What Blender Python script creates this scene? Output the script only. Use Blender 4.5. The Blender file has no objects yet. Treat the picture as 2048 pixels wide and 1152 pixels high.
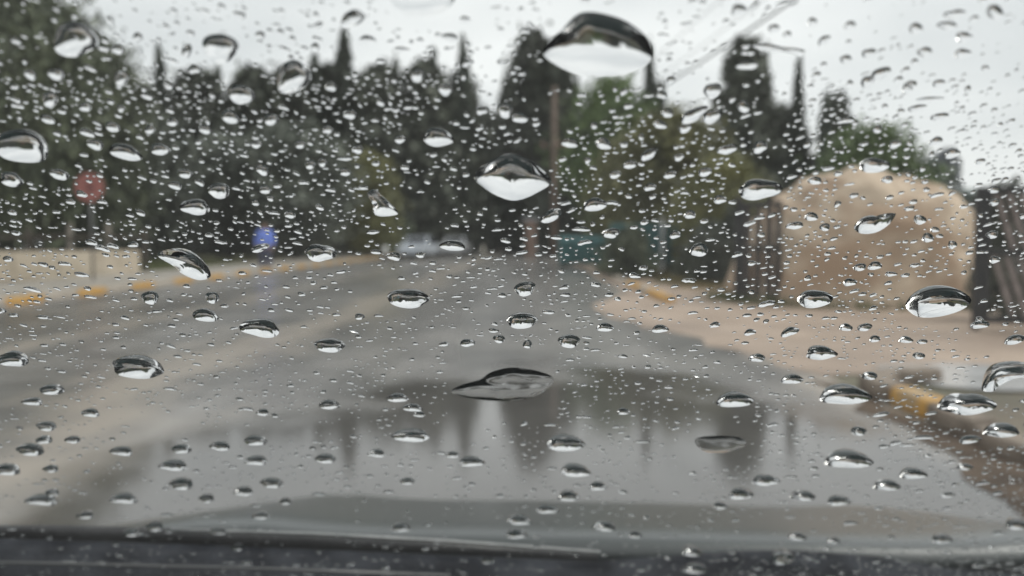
import bpy, bmesh, math, random
import numpy as np
from mathutils import Vector, Matrix, noise as mnoise

R = math.radians
random.seed(7)
rng = np.random.default_rng(11)
scene = bpy.context.scene
COL = scene.collection

# ------------------------------------------------------------------ camera
CAM_Z = 1.2
FPX, CX, CY = 1600.0, 1024.0, 576.0            # the photograph is 2048 x 1152
YAW = math.atan((1050 - CX) / FPX)             # the road's vanishing point lies right of centre
PITCH = math.atan((CY - 480) / FPX)            # the horizon lies above the middle
cd = bpy.data.cameras.new("camera")
cam = bpy.data.objects.new("camera", cd)
COL.objects.link(cam)
cam.location = (0, 0, CAM_Z)
cam.rotation_euler = (math.pi / 2 - PITCH, 0, YAW)
cd.sensor_width = 36
cd.lens = 36 * FPX / 2048
cd.clip_start = 0.01
cd.clip_end = 3000
cd.dof.use_dof = True
cd.dof.focus_distance = 0.225
cd.dof.aperture_fstop = 11.0
cd.dof.aperture_blades = 0
scene.camera = cam
CROT = cam.rotation_euler.to_matrix()

# ------------------------------------------------------------------ sky
SUN_EL, SUN_AZ = R(50), R(78)                  # azimuth from +Y towards +X
world = bpy.data.worlds.new("World")
scene.world = world
world.use_nodes = True
wt = world.node_tree
wt.nodes.clear()
w_out = wt.nodes.new("ShaderNodeOutputWorld")
w_bg = wt.nodes.new("ShaderNodeBackground")
w_sky = wt.nodes.new("ShaderNodeTexSky")
w_sky.sky_type = 'NISHITA'
w_sky.sun_disc = False
w_sky.sun_elevation = SUN_EL
w_sky.sun_rotation = SUN_AZ
w_sky.dust_density = 4
w_tc = wt.nodes.new("ShaderNodeTexCoord")
w_map = wt.nodes.new("ShaderNodeMapping")
w_map.inputs['Scale'].default_value = (1, 1, 3.2)
w_no = wt.nodes.new("ShaderNodeTexNoise")
w_no.inputs['Scale'].default_value = 2.3
w_no.inputs['Detail'].default_value = 4
w_no.inputs['Roughness'].default_value = 0.45
w_cr = wt.nodes.new("ShaderNodeValToRGB")
w_cr.color_ramp.elements[0].position = 0.3
w_cr.color_ramp.elements[0].color = (4.9, 5.05, 5.15, 1)
w_cr.color_ramp.elements[1].position = 0.72
w_cr.color_ramp.elements[1].color = (7.7, 7.68, 7.6, 1)
w_mix = wt.nodes.new("ShaderNodeMixRGB")
w_mix.inputs[0].default_value = 0.94           # a closed cloud layer over the clear sky
wt.links.new(w_tc.outputs['Generated'], w_map.inputs['Vector'])
wt.links.new(w_map.outputs['Vector'], w_no.inputs['Vector'])
wt.links.new(w_no.outputs['Fac'], w_cr.inputs['Fac'])
wt.links.new(w_sky.outputs['Color'], w_mix.inputs[1])
wt.links.new(w_cr.outputs['Color'], w_mix.inputs[2])
wt.links.new(w_mix.outputs['Color'], w_bg.inputs['Color'])
w_bg.inputs['Strength'].default_value = 0.1
wt.links.new(w_bg.outputs['Background'], w_out.inputs['Surface'])

sd = bpy.data.lights.new("sun", 'SUN')
sd.energy = 1.4
sd.angle = R(25)
sd.color = (1, 0.97, 0.92)
sun = bpy.data.objects.new("sun", sd)
COL.objects.link(sun)
sdir = Vector((math.sin(SUN_AZ) * math.cos(SUN_EL), math.cos(SUN_AZ) * math.cos(SUN_EL), math.sin(SUN_EL)))
sun.rotation_euler = sdir.to_track_quat('Z', 'Y').to_euler()
sun.location = (20, 10, 30)

vs = scene.view_settings
vs.view_transform = 'Standard'
vs.look = 'None'
vs.exposure = 0.56
vs.gamma = 1
vs.use_curve_mapping = False
scene.render.engine = 'CYCLES'
cy = scene.cycles
cy.use_denoising = True
cy.max_bounces = 14
cy.transmission_bounces = 12
cy.transparent_max_bounces = 24
cy.glossy_bounces = 4
cy.diffuse_bounces = 3
cy.caustics_reflective = False
cy.caustics_refractive = True
cy.sample_clamp_indirect = 6
cy.blur_glossy = 0.3

# ------------------------------------------------------------------ helpers
def ray(x, y):
    return CROT @ Vector(((x - CX) / FPX, -(y - CY) / FPX, -1))

def at(x, y, d):
    """the point in direction of a photograph pixel at distance d down the road"""
    r = ray(x, y)
    return Vector((0, 0, CAM_Z)) + r * (d / r.y)

def gp(x, y, z=0.0):
    """the point of the ground under a photograph pixel"""
    r = ray(x, y)
    return Vector((0, 0, CAM_Z)) + r * ((z - CAM_Z) / r.z)

def tag(o, label=None, cat=None, group=None, kind=None):
    if label: o['label'] = label
    if cat: o['category'] = cat
    if group: o['group'] = group
    if kind: o['kind'] = kind
    return o

def empty(name, loc=(0, 0, 0), rz=0.0, parent=None):
    o = bpy.data.objects.new(name, None)
    o.empty_display_size = 0.2
    COL.objects.link(o)
    o.location = loc
    o.rotation_euler = (0, 0, rz)
    if parent: o.parent = parent
    return o

def link(name, me, parent=None, loc=None, rz=None):
    o = bpy.data.objects.new(name, me)
    COL.objects.link(o)
    if parent: o.parent = parent
    if loc is not None: o.location = loc
    if rz is not None: o.rotation_euler = (0, 0, rz)
    return o

def copy_tree(o, parent=None):
    c = o.copy()
    COL.objects.link(c)
    c.parent = parent
    for ch in list(o.children):
        copy_tree(ch, c)
    return c

class MB:
    def __init__(self):
        self.v, self.f, self.s = [], [], []
    def add(self, verts, faces, smooth=False):
        b = len(self.v)
        self.v += [tuple(v) for v in verts]
        self.f += [tuple(b + i for i in f) for f in faces]
        self.s += [smooth] * len(faces)
        return self
    def box(self, lo, hi, m=None):
        x0, y0, z0 = lo; x1, y1, z1 = hi
        vs_ = [(x0, y0, z0), (x1, y0, z0), (x1, y1, z0), (x0, y1, z0), (x0, y0, z1), (x1, y0, z1), (x1, y1, z1), (x0, y1, z1)]
        if m: vs_ = [m @ Vector(v) for v in vs_]
        return self.add(vs_, [(0, 3, 2, 1), (4, 5, 6, 7), (0, 1, 5, 4), (1, 2, 6, 5), (2, 3, 7, 6), (3, 0, 4, 7)])
    def bevbox(self, lo, hi, b, m=None):
        bm = bmesh.new()
        bmesh.ops.create_cube(bm, size=1)
        for v in bm.verts:
            v.co = Vector([(lo[i] + hi[i]) / 2 + v.co[i] * (hi[i] - lo[i]) for i in range(3)])
        bmesh.ops.bevel(bm, geom=bm.edges[:], offset=b, segments=2, profile=0.6, affect='EDGES')
        if m: bm.transform(m)
        bm.verts.index_update()
        self.add([v.co[:] for v in bm.verts], [[v.index for v in f.verts] for f in bm.faces])
        bm.free()
        return self
    def tube(self, pts, rad, n=8, caps=True):
        pts = [Vector(p) for p in pts]
        if not hasattr(rad, '__len__'): rad = [rad] * len(pts)
        vs_, fs = [], []
        up = Vector((0, 0, 1))
        for i, p in enumerate(pts):
            t = (pts[min(i + 1, len(pts) - 1)] - pts[max(i - 1, 0)]).normalized()
            a = t.cross(up)
            if a.length < 1e-3: a = t.cross(Vector((1, 0, 0)))
            a.normalize(); b = t.cross(a).normalized()
            for k in range(n):
                g = 2 * math.pi * k / n
                vs_.append(p + (a * math.cos(g) + b * math.sin(g)) * rad[i])
        for i in range(len(pts) - 1):
            for k in range(n):
                fs.append((i * n + k, i * n + (k + 1) % n, (i + 1) * n + (k + 1) % n, (i + 1) * n + k))
        if caps:
            fs.append(tuple(range(n))[::-1])
            fs.append(tuple(range((len(pts) - 1) * n, len(pts) * n)))
        return self.add(vs_, fs, True)
    def prism(self, prof, x0, x1):
        """profile of (y, z) points extruded along x"""
        n = len(prof)
        vs_ = [(x0, p[0], p[1]) for p in prof] + [(x1, p[0], p[1]) for p in prof]
        fs = [(i, (i + 1) % n, n + (i + 1) % n, n + i) for i in range(n)] + [tuple(range(n))[::-1], tuple(range(n, 2 * n))]
        return self.add(vs_, fs)
    def mesh(self, name, mat):
        me = bpy.data.meshes.new(name)
        me.from_pydata(self.v, [], self.f)
        me.polygons.foreach_set('use_smooth', self.s)
        bm = bmesh.new(); bm.from_mesh(me)
        bmesh.ops.recalc_face_normals(bm, faces=bm.faces)
        bm.to_mesh(me); bm.free()
        me.materials.append(mat)
        me.update()
        return me
    def build(self, name, mat, parent=None, loc=None, rz=None):
        return link(name, self.mesh(name, mat), parent, loc, rz)

# ------------------------------------------------------------------ materials
def material(name):
    m = bpy.data.materials.new(name)
    m.use_nodes = True
    nt = m.node_tree
    return m, nt, nt.nodes['Principled BSDF']

def N(nt, t, **kw):
    n = nt.nodes.new(t)
    for k, v in kw.items():
        if k in n.inputs: n.inputs[k].default_value = v
        else: setattr(n, k, v)
    return n

def noisy(name, c1, c2, scale=6.0, rough=0.7, bump=0.2, bscale=None, detail=5, metallic=0.0, coat=0.0, spec=0.5, ramp=(0.35, 0.65), coatr=0.05, c3=None, s3=1.0, island=0.0):
    m, nt, b = material(name)
    tc = N(nt, 'ShaderNodeTexCoord')
    n1 = N(nt, 'ShaderNodeTexNoise', Scale=scale, Detail=detail)
    nt.links.new(tc.outputs['Object'], n1.inputs['Vector'])
    cr = N(nt, 'ShaderNodeValToRGB')
    cr.color_ramp.elements[0].position = ramp[0]; cr.color_ramp.elements[0].color = (*c1, 1)
    cr.color_ramp.elements[1].position = ramp[1]; cr.color_ramp.elements[1].color = (*c2, 1)
    nt.links.new(n1.outputs['Fac'], cr.inputs['Fac'])
    col = cr.outputs['Color']
    if c3:
        n3 = N(nt, 'ShaderNodeTexNoise', Scale=s3, Detail=4)
        nt.links.new(tc.outputs['Object'], n3.inputs['Vector'])
        r3 = N(nt, 'ShaderNodeValToRGB')
        r3.color_ramp.elements[0].position = 0.45; r3.color_ramp.elements[1].position = 0.62
        nt.links.new(n3.outputs['Fac'], r3.inputs['Fac'])
        mx = N(nt, 'ShaderNodeMixRGB')
        nt.links.new(r3.outputs['Color'], mx.inputs[0])
        nt.links.new(col, mx.inputs[1]); mx.inputs[2].default_value = (*c3, 1)
        col = mx.outputs['Color']
    if island:
        g = N(nt, 'ShaderNodeNewGeometry')
        oi = N(nt, 'ShaderNodeObjectInfo')
        ad = N(nt, 'ShaderNodeMath', operation='MULTIPLY_ADD')
        nt.links.new(g.outputs['Random Per Island'], ad.inputs[0])
        ad.inputs[1].default_value = island * 2; ad.inputs[2].default_value = 1 - island
        a2 = N(nt, 'ShaderNodeMath', operation='MULTIPLY_ADD')
        nt.links.new(oi.outputs['Random'], a2.inputs[0]); a2.inputs[1].default_value = 0.4; a2.inputs[2].default_value = 0.8
        a3 = N(nt, 'ShaderNodeMath', operation='MULTIPLY')
        nt.links.new(ad.outputs[0], a3.inputs[0]); nt.links.new(a2.outputs[0], a3.inputs[1])
        hs = N(nt, 'ShaderNodeHueSaturation')
        nt.links.new(col, hs.inputs['Color']); nt.links.new(a3.outputs[0], hs.inputs['Value'])
        col = hs.outputs['Color']
    nt.links.new(col, b.inputs['Base Color'])
    b.inputs['Roughness'].default_value = rough
    b.inputs['Metallic'].default_value = metallic
    b.inputs['Specular IOR Level'].default_value = spec
    b.inputs['Coat Weight'].default_value = coat
    b.inputs['Coat Roughness'].default_value = coatr
    if bump:
        nb = N(nt, 'ShaderNodeTexNoise', Scale=bscale or scale * 5, Detail=4)
        nt.links.new(tc.outputs['Object'], nb.inputs['Vector'])
        bp = N(nt, 'ShaderNodeBump', Strength=bump, Distance=0.03)
        nt.links.new(nb.outputs['Fac'], bp.inputs['Height'])
        nt.links.new(bp.outputs['Normal'], b.inputs['Normal'])
    return m

M = {}
M['cypress'] = noisy('cypress_foliage', (0.046, 0.06, 0.044), (0.098, 0.115, 0.083), 0.6, 0.65, 0, island=0.35)
M['conifer'] = noisy('conifer_foliage', (0.05, 0.058, 0.044), (0.104, 0.115, 0.085), 0.5, 0.65, 0, island=0.35)
M['broad'] = noisy('broadleaf_foliage', (0.06, 0.076, 0.044), (0.125, 0.145, 0.082), 0.5, 0.6, 0, island=0.35)
M['green'] = noisy('bright_foliage', (0.075, 0.12, 0.04), (0.135, 0.19, 0.062), 0.6, 0.6, 0, island=0.3)
M['olive'] = noisy('olive_foliage', (0.11, 0.115, 0.042), (0.21, 0.205, 0.075), 0.7, 0.6, 0, island=0.35)
M['greygreen'] = noisy('grey_green_foliage', (0.085, 0.1, 0.08), (0.17, 0.19, 0.15), 0.5, 0.6, 0, island=0.35)
M['pale_leaf'] = noisy('pale_foliage', (0.2, 0.22, 0.24), (0.3, 0.32, 0.34), 0.7, 0.7, 0, island=0.2)
M['bark'] = noisy('bark', (0.035, 0.028, 0.022), (0.08, 0.065, 0.05), 6, 0.85, 0.5)
M['palebark'] = noisy('pale_bark', (0.16, 0.14, 0.12), (0.3, 0.27, 0.23), 4, 0.8, 0.3)
M['polewood'] = noisy('pole_wood', (0.12, 0.085, 0.065), (0.2, 0.15, 0.12), 3, 0.85, 0.3)
M['gatewood'] = noisy('gate_wood', (0.16, 0.13, 0.12), (0.3, 0.25, 0.235), 5, 0.6, 0.3, 20)
M['gatebrown'] = noisy('gate_dark_wood', (0.028, 0.023, 0.021), (0.07, 0.056, 0.05), 5, 0.6, 0.3, 20)
M['gatedark'] = noisy('gate_iron', (0.012, 0.012, 0.014), (0.03, 0.028, 0.028), 6, 0.45, 0.1)
M['soil'] = noisy('mound_soil', (0.38, 0.29, 0.21), (0.58, 0.47, 0.36), 2.6, 0.9, 0.8, 9, c3=(0.36, 0.255, 0.175), s3=1.1, ramp=(0.32, 0.66))
M['straw'] = noisy('dry_grass', (0.13, 0.11, 0.045), (0.3, 0.24, 0.11), 2, 0.8, 0, island=0.3)
M['grass'] = noisy('verge_grass', (0.05, 0.07, 0.02), (0.13, 0.14, 0.05), 2, 0.7, 0, island=0.3)
M['dirt'] = noisy('driveway_dirt', (0.3, 0.225, 0.17), (0.42, 0.325, 0.255), 1.2, 0.6, 0.4, 14, c3=(0.27, 0.205, 0.16), s3=0.5)
M['ground'] = noisy('bare_ground', (0.075, 0.055, 0.038), (0.15, 0.112, 0.08), 0.9, 0.6, 0.6, 8, c3=(0.09, 0.1, 0.045), s3=0.12)
M['pave'] = noisy('paving', (0.24, 0.22, 0.19), (0.36, 0.325, 0.285), 2.5, 0.45, 0.25, 20)
M['wallstone'] = noisy('wall_concrete', (0.47, 0.4, 0.31), (0.58, 0.5, 0.4), 2.0, 0.8, 0.3, 18)
M['kerb'] = noisy('kerb_concrete', (0.33, 0.29, 0.24), (0.46, 0.4, 0.34), 4, 0.6, 0.3, 25)
M['kerbmud'] = noisy('muddy_kerb', (0.12, 0.09, 0.065), (0.25, 0.2, 0.155), 5, 0.6, 0.4, 25)
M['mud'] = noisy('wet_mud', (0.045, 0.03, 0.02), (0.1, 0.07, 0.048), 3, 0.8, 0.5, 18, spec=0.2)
M['kerbyellow'] = noisy('kerb_yellow_paint', (0.5, 0.25, 0.025), (0.68, 0.36, 0.045), 3, 0.5, 0.25, 25, c3=(0.36, 0.25, 0.13), s3=4)
M['signred'] = noisy('sign_red', (0.3, 0.105, 0.09), (0.38, 0.14, 0.12), 5, 0.55, 0)
M['signdark'] = noisy('sign_dark', (0.13, 0.035, 0.035), (0.17, 0.05, 0.05), 5, 0.55, 0)
M['steel'] = noisy('grey_steel', (0.1, 0.1, 0.1), (0.2, 0.2, 0.2), 6, 0.45, 0.05, metallic=0.6)
M['white'] = noisy('white_paint', (0.6, 0.6, 0.6), (0.75, 0.75, 0.74), 3, 0.5, 0.05)
M['palewall'] = noisy('pale_plaster', (0.42, 0.43, 0.45), (0.54, 0.55, 0.57), 1.5, 0.8, 0.1)
M['creamwall'] = noisy('cream_plaster', (0.45, 0.43, 0.38), (0.58, 0.55, 0.48), 1.5, 0.8, 0.1)
M['pinkwall'] = noisy('pink_plaster', (0.28, 0.19, 0.15), (0.38, 0.27, 0.22), 1.5, 0.8, 0.1)
M['greyroof'] = noisy('grey_green_roof', (0.15, 0.18, 0.17), (0.24, 0.27, 0.26), 2, 0.6, 0.1)
M['teal'] = noisy('teal_sheet', (0.035, 0.115, 0.12), (0.06, 0.17, 0.175), 2, 0.5, 0.1)
M['paneglass'], _nt, _b = material('window_glass'); _b.inputs['Base Color'].default_value = (0.02, 0.024, 0.03, 1); _b.inputs['Roughness'].default_value = 0.08
M['tyre'] = noisy('tyre_rubber', (0.012, 0.012, 0.012), (0.03, 0.03, 0.03), 8, 0.7, 0.1)
M['carwhite'] = noisy('car_white', (0.55, 0.56, 0.58), (0.62, 0.63, 0.65), 2, 0.3, 0, coat=0.5)
M['carblue'] = noisy('car_pale_blue', (0.48, 0.52, 0.58), (0.56, 0.6, 0.66), 2, 0.3, 0, coat=0.5)
M['carpink'] = noisy('car_faded_red', (0.38, 0.22, 0.21), (0.46, 0.28, 0.26), 2, 0.3, 0, coat=0.4)
M['lamp'] = noisy('lamp_lens', (0.5, 0.5, 0.48), (0.6, 0.6, 0.58), 2, 0.15, 0)
M['taillamp'] = noisy('tail_lamp_lens', (0.3, 0.02, 0.02), (0.4, 0.03, 0.03), 2, 0.15, 0)
M['jacket'] = noisy('blue_jacket', (0.17, 0.26, 0.75), (0.22, 0.32, 0.85), 6, 0.6, 0.2)
M['trousers'] = noisy('dark_trousers', (0.05, 0.055, 0.1), (0.08, 0.085, 0.14), 6, 0.8, 0.2)
M['skin'] = noisy('skin', (0.35, 0.22, 0.16), (0.42, 0.27, 0.2), 6, 0.6, 0)
M['hair'] = noisy('hair', (0.03, 0.024, 0.02), (0.06, 0.05, 0.04), 20, 0.6, 0)
M['shoe'] = noisy('shoe', (0.02, 0.02, 0.02), (0.04, 0.04, 0.04), 6, 0.5, 0)
M['wire'] = noisy('cable', (0.03, 0.03, 0.03), (0.05, 0.05, 0.05), 6, 0.6, 0)
M['insulator'] = noisy('insulator', (0.4, 0.24, 0.2), (0.5, 0.3, 0.26), 6, 0.3, 0)
M['hood'] = noisy('car_paint_dark', (0.008, 0.016, 0.016), (0.012, 0.02, 0.02), 3, 0.35, 0.03, 60, coat=1.0, coatr=0.34)
M['plastic'] = noisy('black_plastic', (0.008, 0.009, 0.012), (0.034, 0.037, 0.044), 22, 0.85, 0.25, 160, spec=0.04)
M['rubber'] = noisy('wiper_rubber', (0.008, 0.008, 0.01), (0.02, 0.02, 0.022), 30, 0.5, 0.1)
M['wipermetal'] = noisy('wiper_metal', (0.22, 0.23, 0.23), (0.4, 0.4, 0.4), 30, 0.4, 0.1, metallic=0.0)
M['dash'] = noisy('dashboard_vinyl', (0.006, 0.013, 0.014), (0.01, 0.019, 0.02), 40, 0.9, 0.2, 300, spec=0.03)
M['cloth'] = noisy('interior_cloth', (0.008, 0.009, 0.01), (0.014, 0.015, 0.016), 40, 0.9, 0.1)

def road_material():
    m, nt, b = material('wet_asphalt')
    L = nt.links.new
    tc = N(nt, 'ShaderNodeTexCoord'); P = tc.outputs['Object']
    sx = N(nt, 'ShaderNodeSeparateXYZ'); L(P, sx.inputs[0])
    def noise(scale, detail=4, vec=P, rough=0.5):
        n = N(nt, 'ShaderNodeTexNoise', Scale=scale, Detail=detail, Roughness=rough); L(vec, n.inputs['Vector']); return n.outputs['Fac']
    def math_(op, a, c=None, d=None):
        n = N(nt, 'ShaderNodeMath', operation=op)
        for i, q in enumerate((a, c, d)):
            if q is None: continue
            if isinstance(q, (int, float)): n.inputs[i].default_value = q
            else: L(q, n.inputs[i])
        return n.outputs[0]
    def ramp(f, p0, p1, c0=(0, 0, 0, 1), c1=(1, 1, 1, 1)):
        r = N(nt, 'ShaderNodeValToRGB'); r.color_ramp.elements[0].position = p0; r.color_ramp.elements[1].position = p1
        r.color_ramp.elements[0].color = c0; r.color_ramp.elements[1].color = c1; L(f, r.inputs['Fac']); return r.outputs['Color']
    def mix(f, a, c):
        n = N(nt, 'ShaderNodeMixRGB')
        if isinstance(f, float): n.inputs[0].default_value = f
        else: L(f, n.inputs[0])
        for i, q in ((1, a), (2, c)):
            if isinstance(q, tuple): n.inputs[i].default_value = q
            else: L(q, n.inputs[i])
        return n.outputs['Color']
    stretch = N(nt, 'ShaderNodeMapping'); stretch.inputs['Scale'].default_value = (1.0, 0.09, 1); L(P, stretch.inputs['Vector'])
    streak = noise(1.1, 5, stretch.outputs['Vector'])
    # a band of washed-out mud along the middle of the carriageway
    wob = noise(0.35, 3)
    xx = math_('ADD', sx.outputs['X'], math_('MULTIPLY', math_('SUBTRACT', wob, 0.5), 2.2))
    band = math_('SUBTRACT', 1.0, math_('ABSOLUTE', math_('DIVIDE', math_('ADD', xx, 2.9), 0.95)))
    band2 = math_('SUBTRACT', 0.75, math_('ABSOLUTE', math_('DIVIDE', math_('ADD', xx, 5.6), 0.6)))
    edge = math_('MULTIPLY', math_('SUBTRACT', xx, 1.9), 1.6)
    mud = math_('MAXIMUM', math_('MAXIMUM', band, band2), edge)
    mud = math_('ADD', mud, math_('MULTIPLY', math_('SUBTRACT', streak, 0.5), 2.4))
    mudf = ramp(math_('ADD', mud, math_('MULTIPLY', math_('SUBTRACT', noise(1.6, 5), 0.5), 1.6)), 0.15, 1.2)
    asph = ramp(noise(0.7, 6), 0.3, 0.7, (0.13, 0.125, 0.12, 1), (0.25, 0.236, 0.222, 1))
    grit = ramp(noise(90, 3), 0.35, 0.7, (0.7, 0.7, 0.7, 1), (1.25, 1.25, 1.25, 1))
    mg = N(nt, 'ShaderNodeMixRGB', blend_type='MULTIPLY'); mg.inputs[0].default_value = 1; L(asph, mg.inputs[1]); L(grit, mg.inputs[2])
    mott = math_('MULTIPLY', ramp(noise(0.9, 6, stretch.outputs['Vector'], 0.65), 0.3, 0.7, (0.62, 0.6, 0.58, 1), (1.35, 1.34, 1.32, 1)), ramp(noise(2.3, 5), 0.3, 0.7, (0.75, 0.75, 0.75, 1), (1.2, 1.2, 1.2, 1)))
    m2 = N(nt, 'ShaderNodeMixRGB', blend_type='MULTIPLY'); m2.inputs[0].default_value = 1; L(mg.outputs['Color'], m2.inputs[1]); L(mott, m2.inputs[2])
    colr = mix(mudf, m2.outputs['Color'], (0.35, 0.31, 0.268, 1))
    # standing water in the sunken right lane
    ex = math_('DIVIDE', math_('SUBTRACT', sx.outputs['X'], 0.15), 2.7)
    ey = math_('DIVIDE', math_('SUBTRACT', sx.outputs['Y'], 3.2), 4.6)
    rr = math_('ADD', math_('MULTIPLY', ex, ex), math_('MULTIPLY', ey, ey))
    pud = math_('ADD', math_('SUBTRACT', 1.0, rr), math_('MULTIPLY', math_('SUBTRACT', noise(0.8, 4), 0.5), 1.5))
    pool = ramp(pud, 0.05, 0.45)
    patch = ramp(noise(0.32, 4, stretch.outputs['Vector']), 0.42, 0.68)
    wet = math_('MAXIMUM', pool, math_('MULTIPLY', patch, 0.55))
    colr = mix(math_('MULTIPLY', pool, 0.8), colr, (0.06, 0.056, 0.052, 1))
    L(colr, b.inputs['Base Color'])
    L(math_('MULTIPLY_ADD', wet, -0.21, 0.29), b.inputs['Roughness'])
    b.inputs['Specular IOR Level'].default_value = 0.75
    nb = math_('ADD', noise(45, 3), math_('MULTIPLY', noise(5, 3), 0.6))
    bp = N(nt, 'ShaderNodeBump', Distance=0.012); L(nb, bp.inputs['Height'])
    L(math_('MULTIPLY_ADD', pool, -0.18, 0.2), bp.inputs['Strength'])
    L(bp.outputs['Normal'], b.inputs['Normal'])
    return m
M['road'] = road_material()

M['patch'] = noisy('painted_puddle_reflection', (0.4, 0.4, 0.4), (0.55, 0.55, 0.55), 3, 0.2, 0.1, 20)  # pale grey colour stands in for bright sky mirrored in the puddle

def drop_material():
    m = bpy.data.materials.new('rain_water'); m.use_nodes = True
    nt = m.node_tree; nt.nodes.clear()
    o = N(nt, 'ShaderNodeOutputMaterial')
    g = N(nt, 'ShaderNodeBsdfGlass', IOR=1.333, Roughness=0.0)
    g.inputs['Color'].default_value = (1, 1, 1, 1)
    nt.links.new(g.outputs[0], o.inputs['Surface'])
    return m
M['rain'] = drop_material()

def screen_material():
    """windshield: clear, slightly green, with a thin film of grime that scatters the sky"""
    m = bpy.data.materials.new('windshield_glass'); m.use_nodes = True
    nt = m.node_tree; nt.nodes.clear()
    o = N(nt, 'ShaderNodeOutputMaterial')
    t = N(nt, 'ShaderNodeBsdfTransparent'); t.inputs['Color'].default_value = (0.965, 0.98, 0.975, 1)
    s = N(nt, 'ShaderNodeBsdfTranslucent'); s.inputs['Color'].default_value = (0.8, 0.8, 0.8, 1)
    tc = N(nt, 'ShaderNodeTexCoord'); n = N(nt, 'ShaderNodeTexNoise', Scale=14, Detail=4)
    nt.links.new(tc.outputs['Object'], n.inputs['Vector'])
    f = N(nt, 'ShaderNodeMath', operation='MULTIPLY_ADD'); nt.links.new(n.outputs['Fac'], f.inputs[0])
    f.inputs[1].default_value = 0.018; f.inputs[2].default_value = 0.004
    mx = N(nt, 'ShaderNodeMixShader')
    nt.links.new(f.outputs[0], mx.inputs[0]); nt.links.new(t.outputs[0], mx.inputs[1]); nt.links.new(s.outputs[0], mx.inputs[2])
    gl = N(nt, 'ShaderNodeBsdfGlossy', Roughness=0.02)
    m2 = N(nt, 'ShaderNodeMixShader'); m2.inputs[0].default_value = 0.02
    nt.links.new(mx.outputs[0], m2.inputs[1]); nt.links.new(gl.outputs[0], m2.inputs[2])
    nt.links.new(m2.outputs[0], o.inputs['Surface'])
    return m
M['screen'] = screen_material()
M['tint'] = bpy.data.materials.new('tinted_side_glass'); M['tint'].use_nodes = True
_t = M['tint'].node_tree; _t.nodes.clear(); _o = N(_t, 'ShaderNodeOutputMaterial'); _s = N(_t, 'ShaderNodeBsdfTransparent'); _s.inputs['Color'].default_value = (0.05, 0.06, 0.058, 1)
_t.links.new(_s.outputs[0], _o.inputs['Surface'])

# ------------------------------------------------------------------ ground and road
RX0, RX1 = -9.5, 2.65
def sheet(name, pts, z, mat, sub=0):
    me = bpy.data.meshes.new(name)
    me.from_pydata([(p[0], p[1], z) for p in pts], [], [tuple(range(len(pts)))])
    me.materials.append(mat); me.update()
    if me.polygons[0].normal.z < 0: me.flip_normals()
    return tag(link(name, me), kind='structure')
sheet('ground', [(-900, -400), (900, -400), (900, 1600), (-900, 1600)], 0.0, M['ground'])
sheet('road', [(RX0, -60), (RX1, -60), (RX1, 320), (RX0, 320)], 0.006, M['road'])
# washed-out dirt of the entrance, spread over the road edge
def blob(pts, n=3, amp=0.12):
    out = []
    for i, p in enumerate(pts):
        a, b = Vector((*p, 0)), Vector((*pts[(i + 1) % len(pts)], 0))
        for k in range(n * 2):
            q = a.lerp(b, k / (n * 2))
            q += Vector((mnoise.noise(q * 1.7), mnoise.noise(q * 1.7 + Vector((9, 4, 2))), 0)) * amp * 2
            out.append((q.x, q.y))
    return out
P = lambda x, y: tuple(gp(x, y)[:2])
sheet('driveway', blob([P(1640, 752), P(1500, 712), P(1380, 675), P(1230, 640), P(1180, 612), (2.6, 19), (3.6, 22), (5.2, 20), (10, 16), (14, 12), (12, 8.6), (7, 8.0), (4.4, 7.2)]), 0.011, M['dirt'])
sheet('verge_strip', blob([(2.35, 17), (2.3, 26), (2.4, 40), (2.5, 60), (4.4, 60), (4.2, 40), (3.9, 26), (3.6, 19)], 3, 0.15), 0.016, M['dirt'])
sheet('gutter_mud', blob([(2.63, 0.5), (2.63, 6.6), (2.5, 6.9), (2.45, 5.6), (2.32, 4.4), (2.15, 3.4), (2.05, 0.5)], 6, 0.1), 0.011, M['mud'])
sheet('puddle_reflection_patch', blob([(3.95 + 0.85 * math.cos(t), 7.0 + 0.75 * math.sin(t)) for t in np.linspace(0, 6.28, 9)[:-1]], 3, 0.06), 0.021, M['patch'])  # puddle behind the kerb, its sky reflection painted as a pale sheet
# left pavement, a raised slab behind the kerb
mb = MB(); mb.box((-13.1, -20, 0), (RX0 - 0.2, 90, 0.118))
tag(mb.build('pavement', M['pave']), kind='structure')
tag(sheet('verge', [(-30, 26.6), (-13.15, 26.6), (-13.15, 90), (-30, 90)], 0.05, M['ground']), kind='structure')

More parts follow.
